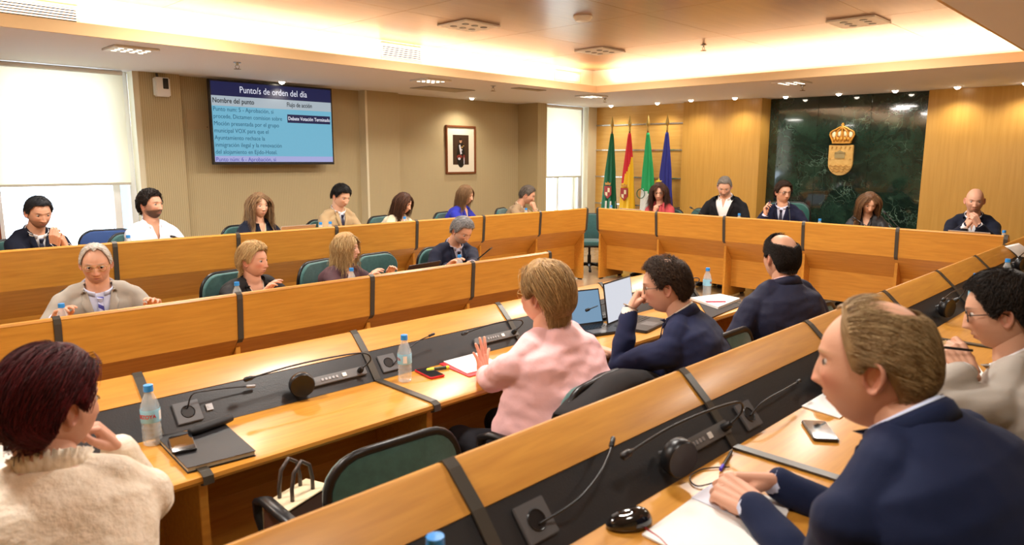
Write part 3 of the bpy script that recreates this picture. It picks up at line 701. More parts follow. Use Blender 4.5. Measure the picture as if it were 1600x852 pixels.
def socket(row, px, py, lb, usb=True):
    t = tag(empty('desk_socket'), lb, 'socket', 'power sockets set in the black inserts'); t.matrix_world = slopeM(row, slope_at(px, py, row), lift=.001)
    MB().box(-.045, .045, -.042, .042, 0, .008).build('plate', GREYP, t, bevel=.002)
    MB().lathe([(0, .0085), (.021, .0085), (.023, .011), (.025, .0085), (.025, .008), (0, .008)], seg=22).build('round_outlet', BLACKP, t, smooth=True)
    if usb: MB().box(-.09, -.066, -.013, .013, 0, .005).box(-.085, -.071, -.006, .006, .005, .006).build('data_port', SILV, t, bevel=.001)
    return t
def cable(pts, r, m, lb, name='cable', steps=8):
    P = [Vector(p) for p in pts]; out = []
    for i in range(len(P)-1):
        a, b, c, d = P[max(i-1, 0)], P[i], P[i+1], P[min(i+2, len(P)-1)]
        for s in range(steps):
            u = s/steps; out.append(.5*((2*b)+(c-a)*u+(2*a-5*b+4*c-d)*u*u+(3*b-a-3*c+d)*u**3))
    out.append(P[-1]); o = MB().tube(out, r, 7).build(name, m, smooth='all')
    return tag(o, lb, 'cable')
def catm(P, steps=8):
    P = [Vector(p) for p in P]; out = []
    for i in range(len(P)-1):
        a, b, c, d = P[max(i-1, 0)], P[i], P[i+1], P[min(i+2, len(P)-1)]
        for s in range(steps):
            u = s/steps; out.append(.5*((2*b)+(c-a)*u+(2*a-5*b+4*c-d)*u*u+(3*b-a-3*c+d)*u**3))
    return out+[P[-1]]
def console(row, P, lb, neck, drum=True):
    """conference console lying along the insert; local x along the row, y down the slope; neck: points in local frame"""
    t = tag(empty('microphone_console'), lb, 'microphone', 'conference microphone consoles'); t.matrix_world = slopeM(row, P, lift=.001)
    MB().prism([(-.15, -.02), (.14, -.02), (.155, -.012), (.158, 0), (.155, .012), (.14, .02), (-.15, .02)], 0, .012, 'z').build('base', mat('console_grey', '6c6c6c', .35, metal=.3), t, bevel=.002, smooth=True)
    for k in range(5): MB().box(-.01+k*.017, .001+k*.017, -.006, .006, .0125, .0155).build('button', SILV, t, bevel=.001)
    MB().box(-.05, -.03, -.009, .009, .0125, .0165).build('talk_button', WPL, t, bevel=.001)
    st = (-.118, 0, .012)
    MB().lathe([(0, 0), (.013, 0), (.013, .012), (.008, .03), (0, .03)], st, 14).build('neck_socket', BLACKP, t, smooth=True)
    pts = catm([Vector(st)+Vector((0, 0, .025))]+[Vector(p) for p in neck])
    g = MB().tube(pts, .0035, 8).build('gooseneck', BLACKP, t, smooth='all')
    e = pts[-1]; d = (pts[-1]-pts[-3]).normalized()
    MB().tube([e-d*.012, e, e+d*.006, e+d*.03, e+d*.036], [.004, .006, .0095, .0095, .004], 12).build('mic_head', BLACKP, g, smooth='all')
    if drum:
        Md = Matrix.Rotation(-.75, 3, 'X') @ Matrix.Rotation(.3, 3, 'Y')
        MB().lathe([(0, 0), (.045, 0), (.05, .006), (.05, .032), (.046, .038), (.040, .036), (0, .034)], (.17, .0, .035), 28, M=Md).build('earphone_drum', BLACKP, t, smooth=True)
        MB().tube([(.15, 0, .01), (.165, -.005, .035), (.17, 0, .05)], .011, 8).tube([(.19, -.02, .01), (.18, -.01, .04)], .006, 8).build('drum_hinge', GREYP, t, smooth='all')
    return t
def sheet(corners, th, m, name, lb, cat, n=1, parent=None):
    """flat stack on four room points (given for the lower face)"""
    c = [Vector(p) for p in corners]; up = Vector((0, 0, th)); mb = MB()
    mb.add(c+[p+up for p in c], [(3, 2, 1, 0), (4, 5, 6, 7), (0, 1, 5, 4), (1, 2, 6, 5), (2, 3, 7, 6), (3, 0, 4, 7)])
    o = mb.build(name, m, parent); 
    if lb: tag(o, lb, cat)
    return o
def flatbox(name, c, sx_, sy_, th, rz, m, lb, cat, bevel=.004, parts=None):
    t = tag(empty(name, c, rz), lb, cat)
    MB().prism(rrect(sx_, sy_, min(sx_, sy_)*.12, 4), 0, th, 'z').build('case' if parts != 'book' else 'cover', m, t, bevel=min(bevel, th*.35), smooth=True)
    return t
def phone(c, rz, case, lb):
    t = flatbox('mobile_phone', c, .075, .155, .009, rz, case, lb, 'phone', .002)
    MB().prism(rrect(.068, .146, .008, 4), .009, .0096, 'z').build('screen', mat('phone_glass', '14161a', .06, coat=1), t)
    return t
def laptop(P, rz, ang, lb, scr, col=None, w=.33, d=.23):
    """front edge towards local -y, lid rises at the back; ang = lid opening from the keyboard plane"""
    col = col or mat('laptop_dark', '26272a', .4)
    t = tag(empty('laptop', P, rz), lb, 'laptop')
    MB().prism(rrect(w, d, .012, 3), .001, .016, 'z').build('keyboard_base', col, t, bevel=.003)
    kb = MB()
    for i in range(12):
        for j in range(4): kb.box(-w*.43+i*w*.072, -w*.43+i*w*.072+w*.06, d*.02+j*.023, d*.02+j*.023+.018, .0165, .018)
    kb.build('keys', BLACKP, t)
    MB().box(-.05, .05, -d*.42, -d*.08, .0163, .0168).build('touchpad', GREYP, t)
    M = Matrix.Translation((0, d/2, .012)) @ Matrix.Rotation(PI-ang, 4, 'X')
    lid = MB().box(-w/2, w/2, 0, d, -.003, .004, M=M).build('lid', col, t, bevel=.002)
    s = MB(); s.add([M @ Vector(v) for v in ((-w/2+.008, .014, .0045), (w/2-.008, .014, .0045), (w/2-.008, d-.008, .0045), (-w/2+.008, d-.008, .0045))], [(0, 1, 2, 3)])
    # lid lies over local +y when opened flat; its screen side faces the sitter
    s.build('display', scr, lid)
    return t
# ------------------------------------------------------------------ people
def npmesh(name, V, Q, cols=None):
    me = bpy.data.meshes.new(name); V = np.asarray(V, dtype=np.float32); Q = np.asarray(Q, dtype=np.int32); n = len(Q); k = Q.shape[1]
    me.vertices.add(len(V)); me.vertices.foreach_set('co', V.ravel()); me.loops.add(n*k); me.loops.foreach_set('vertex_index', Q.ravel())
    me.polygons.add(n); me.polygons.foreach_set('loop_start', np.arange(0, n*k, k, dtype=np.int32)); me.update(calc_edges=True)
    if cols is not None: setcol(me, cols)
    return me
def setcol(me, cols):
    a = me.color_attributes.get('Col') or me.color_attributes.new('Col', 'FLOAT_COLOR', 'POINT')
    c = np.ones((len(me.vertices), 4), dtype=np.float32); c[:, :3] = cols; a.data.foreach_set('color', c.ravel())
def remesh(mb, vox, sm=3, fac=.5):
    me = mb.mesh('t'); o = bpy.data.objects.new('t', me); COL.objects.link(o)
    r = o.modifiers.new('r', 'REMESH'); r.mode = 'VOXEL'; r.voxel_size = vox
    s = o.modifiers.new('s', 'SMOOTH'); s.factor = fac; s.iterations = sm
    dg = bpy.context.evaluated_depsgraph_get(); out = bpy.data.meshes.new_from_object(o.evaluated_get(dg))
    bpy.data.objects.remove(o); bpy.data.meshes.remove(me); out.materials.clear(); return out
def coords(me):
    a = np.empty(len(me.vertices)*3, dtype=np.float32); me.vertices.foreach_get('co', a); return a.reshape(-1, 3)
def joinm(name, parts):
    """parts: list of (verts Nx3, faces list, cols Nx3) -> one mesh"""
    vs = []; fs = []; cs = []; n = 0
    for V, F, C_ in parts:
        vs.append(V); cs.append(np.broadcast_to(np.asarray(C_), (len(V), 3))); fs += [tuple(i+n for i in f) for f in F]; n += len(V)
    me = bpy.data.meshes.new(name); me.from_pydata(np.concatenate(vs).tolist(), [], fs); me.update(); setcol(me, np.concatenate(cs)); return me
def mf(me): return [tuple(p.vertices) for p in me.polygons]
def gs(x, z, cx_, cz_, sx_, sz): return np.exp(-((x-cx_)/sx_)**2-((z-cz_)/sz)**2)
def sk(w, d, h, D):
    """radius scale of the squarish head ellipsoid along unit directions D"""
    n = 2.25; return (np.abs(D[..., 0]/w)**n+np.abs(D[..., 1]/d)**n+np.abs(D[..., 2]/h)**n)**(-1/n)
def headmesh(o):
    w, d, h = .0745*o.get('hw', 1), .096, .117
    nu, nv = 104, 84
    u = np.linspace(-1, 1, nu, endpoint=False); v = np.linspace(-1, 1, nv+1)[1:-1]
    th = PI*(.5*u+.5*u**3); ph = PI/2*(.80*v+.20*v**3)
    TH, PH = np.meshgrid(th, ph)
    D = np.stack([np.sin(TH)*np.cos(PH), np.cos(TH)*np.cos(PH), np.sin(PH)], -1); P = D*sk(w, d, h, D)[..., None]
    poles = np.array([[0, 0, -h], [0, 0, h]])
    P = np.concatenate([P.reshape(-1, 3), poles]); x, y, z = P[:, 0].copy(), P[:, 1].copy(), P[:, 2].copy()
    zl = np.clip(-z/h, 0, 1); fem = o.get('fem', 0); fat = o.get('fat', 0)
    fr = sst(0, .05, y)
    x *= 1-(.13+.13*fem-.12*fat)*sst(.15, 1, zl)
    x *= 1-.10*sst(.0, .09, y)*(1-.4*fat)
    x *= 1+.05*sst(0, -.06, y)*sst(-.02, .05, z)
    y = np.where(y < 0, y*(1-.42*sst(.12, .9, zl)), y)
    y -= .013*sst(.35, 1, z/h)*fr
    y = np.where(y > 0, y*(1-.05*sst(.0, .6, zl)), y)
    f = sst(.025, .06, y); ns = o.get('nose', 1)
    t = (.014-z)/.052
    hgt = .021*ns*np.clip(t, 0, 1)**1.15*(1-sst(1.0, 1.22, t)); hgt = np.where(t < 0, 0, hgt)
    y += f*hgt*np.exp(-(x/(.0085+.0055*np.clip(t, 0, 1)))**2)
    y += f*.0075*ns*(gs(x, z, .013, -.036, .007, .008)+gs(x, z, -.013, -.036, .007, .008))
    for s in (-1, 1):
        y += f*(-.0095*gs(x, z, s*.031, .006, .017, .012)+(.0045-.002*fem)*gs(x, z, s*.029, .024, .022, .0075)+.0045*gs(x, z, s*.046, -.022, .02, .018)+fat*.008*gs(x, z, s*.045, -.06, .03, .03))
        y += f*.0045*gs(x, z, s*.031, .004, .0115, .0075)
        y -= f*.0022*gs(x, z, s*.031, .0105, .013, .0022)
        y -= f*(.0022+.001*o.get('old', 0))*gs(x, z, s*(.028+(-z-.05)*.2), -.055, .004, .018)
    y += f*(.006*gs(x, z, 0, -.066, .03, .02)+.0042*gs(x, z, 0, -.0608, .017, .0042)+.005*gs(x, z, 0, -.0735, .014, .005)-.0055*gs(x, z, 0, -.067, .024, .0024)+.007*gs(x, z, 0, -.102, .02, .014)-.003*gs(x, z, 0, -.086, .02, .006))
    P = np.stack([x, y, z], 1)
    F = []
    for j in range(nv-2):
        for i in range(nu): F.append((j*nu+i, j*nu+(i+1) % nu, (j+1)*nu+(i+1) % nu, (j+1)*nu+i))
    m = (nv-1)*nu
    for i in range(nu): F.append((m, (i+1) % nu, i)); F.append((m+1, (nv-2)*nu+i, (nv-2)*nu+(i+1) % nu))
    # skin tones, with shade painted into mouth slit, nostrils and lid crease
    base = skc(o); C_ = np.tile(base, (len(P), 1))
    def mixc(wt, col): 
        nonlocal C_
        wt = np.clip(wt, 0, 1)[:, None]; C_ = C_*(1-wt)+np.array(srgb(col))*wt
    red = o.get('red', .35)*.55
    mixc(f*red*(gs(x, z, .045, -.025, .02, .02)+gs(x, z, -.045, -.025, .02, .02)+gs(x, z, 0, -.035, .014, .012)), 'c06a55')
    mixc(f*.85*(gs(x, z, 0, -.0672, .020, .0085))**1.5*1.3, o.get('lip', 'b0645a'))
    mixc(f*.75*gs(x, z, 0, -.067, .022, .0018), '5a2a26')
    bc = o.get('brow', '3a2a20')
    for s in (-1, 1):
        mixc(f*.78*o.get('browk', 1)*gs(x, z+.12*(np.abs(x)-.03)**2*60*0, s*.031, .0262, .0175, .0031)*1.2, bc)
        mixc(f*.5*gs(x, z, s*.031, .0015, .012, .0018), '3a241c')
        mixc(f*.18*gs(x, z, s*.031, .010, .014, .0035), '6a4030')
        mixc(f*.8*gs(x, z, s*.006, -.045, .004, .0025), '4a241c')
    if o.get('stub'):
        k, c = o['stub']; zz = sst(-.028, -.05, z)*sst(-.03, .02, y)*(1-.75*gs(x, z, 0, -.067, .018, .009)); zz = zz*sst(.0, .03, np.abs(x)+(-z-.035)*1.0)
        sb = sst(.05, .065, np.abs(x))*sst(.02, -.01, z)*sst(-.02, .01, y); mixc(k*np.maximum(zz, sb*.5), c)
    return P, F, C_
def skc(o): return np.array(srgb(o.get('skin', 'd29a78')))*.72+np.array(srgb('dcbca6'))*.28
def earmesh(s, o):
    M_ = MB(); n, m = 22, 7; V = []; F = []
    for j in range(m+1):
        r = j/m
        for i in range(n):
            a = 2*PI*i/n; R_ = 1-.14*max(0, math.cos(a+PI/2))
            ex, ez = .017*r*R_*math.cos(a), .031*r*R_*math.sin(a)
            hh = .010*sst(.55, .85, r)*(1-sst(.9, 1.0, r)*.7)+.002
            if math.sin(a) < -.55: hh *= .7
            V.append((hh, ex, ez))
    b = len(V)
    for i in range(n):
        a = 2*PI*i/n; V.append((-.010, .011*math.cos(a), .022*math.sin(a)))
    F = [(j*n+i, j*n+(i+1) % n, (j+1)*n+(i+1) % n, (j+1)*n+i) for j in range(m) for i in range(n)]+[(m*n+i, m*n+(i+1) % n, b+(i+1) % n, b+i) for i in range(n)]
    V = np.array(V); c, s_ = math.cos(.45), math.sin(.45)     # flare outward at the back
    X = V[:, 0]*c-V[:, 1]*s_; Y = V[:, 0]*s_+V[:, 1]*c; Zz = V[:, 2]; c2, s2 = math.cos(.2), math.sin(.2)
    Y2 = Y*c2-Zz*s2; Z2 = Y*s2+Zz*c2
    V = np.stack([s*(X*1.15+.0735*o.get('hw', 1)), Y2*1.15-.012, Z2*1.15-.008], 1)
    if s < 0: F = [f[::-1] for f in F]
    c0 = skc(o)*.6+np.array(srgb('c06a55'))*.4
    return V, F, c0
HANDS = {}
def handmesh(pose, vox):
    key = (pose, vox)
    if key in HANDS: return HANDS[key]
    cur = {'relax': ((.35, .45, .25), .05), 'flat': ((.10, .15, .1), .06), 'spread': ((-.1, .12, .1), .2), 'fist': ((1.35, 1.5, .9), 0), 'clasp': ((.75, .95, .5), .02), 'cheek': ((.9, .9, .5), .03), 'pen': ((.75, 1.0, .5), .02)}[pose]
    mb = MB(); b = [(-.030, .092), (-.010, .096), (.010, .092), (.028, .083)]
    L = [(.042, .025, .020), (.047, .029, .021), (.043, .027, .021), (.034, .020, .018)]
    for i, ((bx, by), ln) in enumerate(zip(b, L)):
        mb.tube([(bx*.55, -.01, 0), (bx*.75, .03, -.001), (bx, by, 0)], [.017, .0155, .0115], 10)
        mb.tube([(bx*.6, .02, -.008), (bx*.95, by-.02, -.006)], [.014, .011], 8)
        sp = (i-1.5)*cur[1]; p = Vector((bx, by-.006, 0)); a = 0
        rr = [.0100, .0090, .0082, .0068]
        mb.ell(p, (.0108,)*3, 10, 8)
        for j in range(3):
            a += cur[0][j]*(1+.12*(i-1)) if pose != 'pen' or i > 0 else cur[0][j]*.6
            dr = Vector((math.sin(sp)*math.cos(a), math.cos(a)*math.cos(sp), -math.sin(a))); q = p+dr*ln[j]
            mb.tube([p, q], [rr[j]*(.92 if i == 3 else 1), rr[j+1]*(.92 if i == 3 else 1)], 10); mb.ell(q, (rr[j+1]*.99*(.92 if i == 3 else 1),)*3, 10, 8); p = q
    if pose in ('fist', 'clasp', 'pen'): T = [(-.018, .02, -.008), (-.036, .05, -.02), (-.028, .078, -.036), (-.008, .088, -.042)]
    elif pose == 'spread': T = [(-.018, .02, -.006), (-.046, .042, -.012), (-.070, .064, -.016), (-.090, .080, -.016)]
    else: T = [(-.018, .02, -.008), (-.040, .048, -.018), (-.048, .078, -.026), (-.046, .102, -.030)]
    rt = [.0165, .0130, .0108, .0082]
    for j in range(3): mb.tube([T[j], T[j+1]], [rt[j], rt[j+1]], 10); mb.ell(T[j+1], (rt[j+1],)*3, 10, 8)
    mb.ell((.02, .035, -.010), (.016, .032, .013), 10, 8)
    mb.tube([(0, -.032, 0), (0, -.015, 0), (0, .0, 0)], [.0262, .0255, .024], 14, flat=.85, up=(0, 0, 1))
    me = remesh(mb, vox, 2); r = (coords(me), mf(me)); bpy.data.meshes.remove(me); HANDS[key] = r; return r
def frame(y, z):
    y = Vector(y).normalized(); z = Vector(z); z = (z-y*z.dot(y)).normalized(); x = y.cross(z)
    return Matrix(((x.x, y.x, z.x), (x.y, y.y, z.y), (x.z, y.z, z.z)))
def napply(M3, V, s=1, T=(0, 0, 0)):
    return (np.asarray(V)*s) @ np.array(M3).T+np.array(T)
# ---- hair
def hairline(th, o):
    a = np.abs(np.degrees(th)); rc = o.get('rec', 0)
    xs = [0, 22, 40, 58, 70, 80, 92, 103, 116, 135, 180]; b_ = o.get('nape', -40)
    ys = [44+rc, 46+rc*1.5, 44+rc, 26+rc*.3, 2, -2, 14, 14, -14, b_+4, b_]
    return np.radians(np.interp(a, xs, ys))
def hair(name, o, RH, H, parent, near, m=None):
    w, d, h = .0745*o.get('hw', 1)*1.03, .098, .118
    st = o['hair']; rng = np.random.RandomState(abs(hash(st['col']+name)) % 1000 if False else len(name)*7+int(st['col'][:2], 16))
    th_ = st.get('thick', .014); C1 = np.array(srgb(st['col'])); C2 = np.array(srgb(st.get('col2', st['col'])))
    cen = np.array([0, -.006, .006])
    nu, nv = 72, 22; U = np.linspace(-PI, PI, nu, endpoint=False); S_ = np.linspace(0, 1, nv)
    TH, SS = np.meshgrid(U, S_); lo = hairline(TH, st)
    top = np.full_like(TH, PI/2-.001)
    bald = st.get('bald', 0)
    if bald: top = np.radians(np.interp(np.abs(np.degrees(TH)), [0, 40, 60, 90, 130, 180], st.get('baldline', [50, 50, 40, 38, 42, 40]))); 
    PH = top+(lo-top)*SS
    D = np.stack([np.sin(TH)*np.cos(PH), np.cos(TH)*np.cos(PH), np.sin(PH)], -1)
    edge = 1-SS**5
    if bald: edge = edge*(1-(1-SS)**2)-.35*(1-SS)**8
    nz = np.sin(TH*9+PH*5)*np.sin(PH*11)*.12+1+st.get('curl', 0)*(rng.rand(*TH.shape)-.4)
    vol = 1+st.get('vol', 0)*np.clip(D[..., 2], 0, 1)**2
    lz = np.clip(-(D[..., 2])/1, 0, 1); back = np.clip(-D[..., 1], 0, 1)
    base = D*sk(w, d, h, D)[..., None]
    # nape follows the skull inwards
    base[..., 1] = np.where(base[..., 1] < 0, base[..., 1]*(1-.42*sst(.12, .9, np.clip(-base[..., 2]/h, 0, 1))), base[..., 1])
    P = base+D*((.003+th_*.75*edge*nz*vol))[..., None]+cen*.3
    V = P.reshape(-1, 3); F = [(j*nu+i, (j+1)*nu+i, (j+1)*nu+(i+1) % nu, j*nu+(i+1) % nu) for j in range(nv-1) for i in range(nu)]
    if bald: F = [f[::-1] for f in F]; F = [f[::-1] for f in F]
    n_ = rng.rand(nu*nv)[:, None]
    parts = [(V, F, C1*(1-n_*.35)+C2*.35*n_)]
    # strands
    N = int(st.get('n', 900)*(3.2 if near else 1.6)); K = st.get('k', 9); L = st.get('len', .05)
    D = rng.randn(N*4, 3); D /= np.linalg.norm(D, axis=1)[:, None]
    th = np.arctan2(D[:, 0], D[:, 1]); ph = np.arcsin(D[:, 2]); ok = ph > hairline(th, st)+.03
    if bald: ok &= ph < np.radians(np.interp(np.abs(np.degrees(th)), [0, 40, 60, 90, 130, 180], st.get('baldline', [50, 50, 40, 38, 42, 40])))+.06
    D = D[ok][:N]; N = len(D)
    lay = rng.rand(N, 1)*.65+.4
    def radius(Dn, lift):
        b_ = Dn*sk(w, d, h, Dn)[:, None]
        b_[:, 1] = np.where(b_[:, 1] < 0, b_[:, 1]*(1-.42*sst(.12, .9, np.clip(-b_[:, 2]/h, 0, 1))), b_[:, 1])
        return b_+Dn*lift
    P = radius(D, .002)+cen*.3
    wh = np.array(st.get('whorl', (0, -.45, .9))); wh = wh/np.linalg.norm(wh); comb = np.array(st.get('comb', (0, 0, 0)), float); g = st.get('g', .5)
    pts = [P.copy()]; ln = L*(.7+.5*rng.rand(N, 1)); ds = ln/(K-1); ph0 = rng.rand(N, 1)*6; jit = rng.randn(N, 3)*st.get('mess', .12)
    wav = st.get('wave', 0); fr_ = st.get('freq', 60.)
    part = st.get('part')
    for k in range(1, K):
        P0 = P.copy(); Dn = P/np.linalg.norm(P, axis=1)[:, None]; t = k/(K-1)
        away = Dn-wh*(Dn@wh)[:, None]; away /= np.linalg.norm(away, axis=1)[:, None]+1e-6
        fl = away*st.get('aw', 1)+comb+jit+np.array([0, 0, -1.])*(g*(.4+t))
        if part is not None: fl = fl+np.stack([np.sign(Dn[:, 0]-part), np.zeros(N), np.zeros(N)], 1)*.8*np.clip(Dn[:, 2:3], 0, 1)
        fl /= np.linalg.norm(fl, axis=1)[:, None]
        hang = (P[:, 2:3] < st.get('hangz', -.03))
        tan = fl-Dn*np.sum(fl*Dn, 1)[:, None]; tan /= np.linalg.norm(tan, axis=1)[:, None]+1e-6
        down = np.array([0, 0, -1.])+jit*.8+np.array(st.get('flare', (0, 0, 0)))*1.0; down = down/np.linalg.norm(down, axis=1)[:, None]
        P = P+np.where(hang, down, tan)*ds
        if wav:
            sdir = np.stack([-Dn[:, 1], Dn[:, 0], 0*Dn[:, 0]], 1); P = P+sdir*wav*np.cos(fr_*ln*t+ph0)*1.0
            P = P+Dn*wav*.6*np.sin(fr_*ln*t*.9+ph0)
        Dn = P/np.linalg.norm(P, axis=1)[:, None]; lift = .003+th_*lay*min(1, t*2.2)*(1+st.get('vol', 0)*np.clip(Dn[:, 2:3], 0, 1)**2)
        tgt = radius(Dn, lift)+cen*.3; rr = np.linalg.norm(P, axis=1)[:, None]; rt = np.linalg.norm(tgt, axis=1)[:, None]
        P = np.where(hang & (rr > rt), P, tgt if st.get('stick', 1) else np.where(rr > rt, P, tgt))
        lowz = P[:, 2] < -.06                        # keep long hair outside the neck and shoulders, and off the face
        rxy = np.hypot(P[:, 0], P[:, 1]+.02)+1e-6; mn = .070+np.clip(-P[:, 2]-.12, 0, .2)*.55
        sc_ = np.where(lowz & (rxy < mn), mn/rxy, 1.); P[:, 0] *= sc_; P[:, 1] = (P[:, 1]+.02)*sc_-.02
        face = (P[:, 1] > .03) & (P[:, 2] < .045-.15*np.maximum(np.abs(P[:, 0])-.05, 0)) & (np.abs(P[:, 0]) < .082); P[:, 0] = np.where(face, np.sign(P[:, 0]+1e-5)*.084, P[:, 0]); P[:, 1] = np.where(face, np.minimum(P[:, 1], .052), P[:, 1])
        if st.get('trim', st.get('stick', 1)):
            Dn = P/np.linalg.norm(P, axis=1)[:, None]; below = np.arcsin(Dn[:, 2]) < hairline(np.arctan2(Dn[:, 0], Dn[:, 1]), st)-st.get('slack', .06)
            P = np.where(below[:, None], P0, P)
        pts.append(P.copy())
    A = np.stack(pts, 1); Tn = np.gradient(A, axis=1); Tn /= np.linalg.norm(Tn, axis=2)[..., None]+1e-9; Tn = Tn+np.array([1e-5, 2e-5, -1e-5])
    Nn = A/np.linalg.norm(A, axis=2)[..., None]; S1 = np.cross(Tn, Nn); S1 /= np.linalg.norm(S1, axis=2)[..., None]+1e-9; S2 = np.cross(S1, Tn)
    r0 = st.get('r', .0022)*(.42 if near else .75); tt = np.linspace(0, 1, K); rad = (r0*(1-.85*tt**2.5))[None, :, None]
    ring = [A+(S1*math.cos(a)*1.5+S2*math.sin(a)*.7)*rad for a in (0, 2*PI/3, 4*PI/3)]
    V = np.stack(ring, 2).reshape(-1, 3)
    idx = np.arange(N*K*3).reshape(N, K, 3); Q = np.stack([idx[:, :-1, [0, 1, 2]], idx[:, :-1, [1, 2, 0]], idx[:, 1:, [1, 2, 0]], idx[:, 1:, [0, 1, 2]]], -1).reshape(-1, 4)
    mixv = rng.rand(N)**1.3; mixv = np.clip(mixv*.9+.25*np.sin(th[ok][:N]*13)*.5, 0, 1) if len(th[ok][:N]) == N else mixv
    CS = C1*(1-mixv[:, None])+C2*mixv[:, None]; CS = np.repeat(CS, K*3, 0)
    Vc, Fc, Cc = parts[0]
    allV = np.concatenate([Vc, V]); allV = napply(RH, allV, 1, H)
    Q = np.concatenate([np.array(Fc), Q+len(Vc)])
    me = npmesh(name, allV, Q, np.concatenate([Cc, CS]))
    return link(name, me, HAIR, parent)

def loft(mb, secs, n=28, p=2.35):
    """secs: (centre, right, fwd, rx, ry)"""
    V = []
    for c, r, f, rx, ry in secs:
        for k in range(n):
            a = 2*PI*k/n; ca, sa = math.cos(a), math.sin(a)
            V.append(c+r*(math.copysign(abs(ca)**(2/p), ca)*rx)+f*(math.copysign(abs(sa)**(2/p), sa)*ry))
    m = len(secs)
    mb.add(V, [(j*n+i, j*n+(i+1) % n, (j+1)*n+(i+1) % n, (j+1)*n+i) for j in range(m-1) for i in range(n)]+[tuple(range(n))[::-1], tuple(range((m-1)*n, m*n))])
def limb(mb, pts, rs, n=14):
    mb.tube(pts, rs, n)
    for p, r in zip(pts, rs): mb.ell(p, (r*.985,)*3, 14, 10)
def ik(S, T, l1, l2, pole):
    v = T-S; dd = min(v.length, (l1+l2)*.985); v = v.normalized(); T = S+v*dd
    a = (l1*l1-l2*l2+dd*dd)/(2*dd); hh = math.sqrt(max(0, l1*l1-a*a)); p = Vector(pole); p = (p-v*p.dot(v)).normalized()
    return S+v*a+p*hh, T
_cloth = {}
def cloth(c, kind='wool'):
    k = 'fabric_%s_%s' % (kind, c)
    if kind == 'wool': return mat(k, c, .8, bump=(420, .12, one), sheen=.04, spec=.25)
    if kind == 'cotton': return mat(k, c, .75, bump=(30, .25, one))
    if kind == 'lace': return mat(k, c, .75, bump=(55, .45, one), var=(26, 'e4d6c0', one, .12))
    return mat(k, c, .55, bump=(20, .2, one))
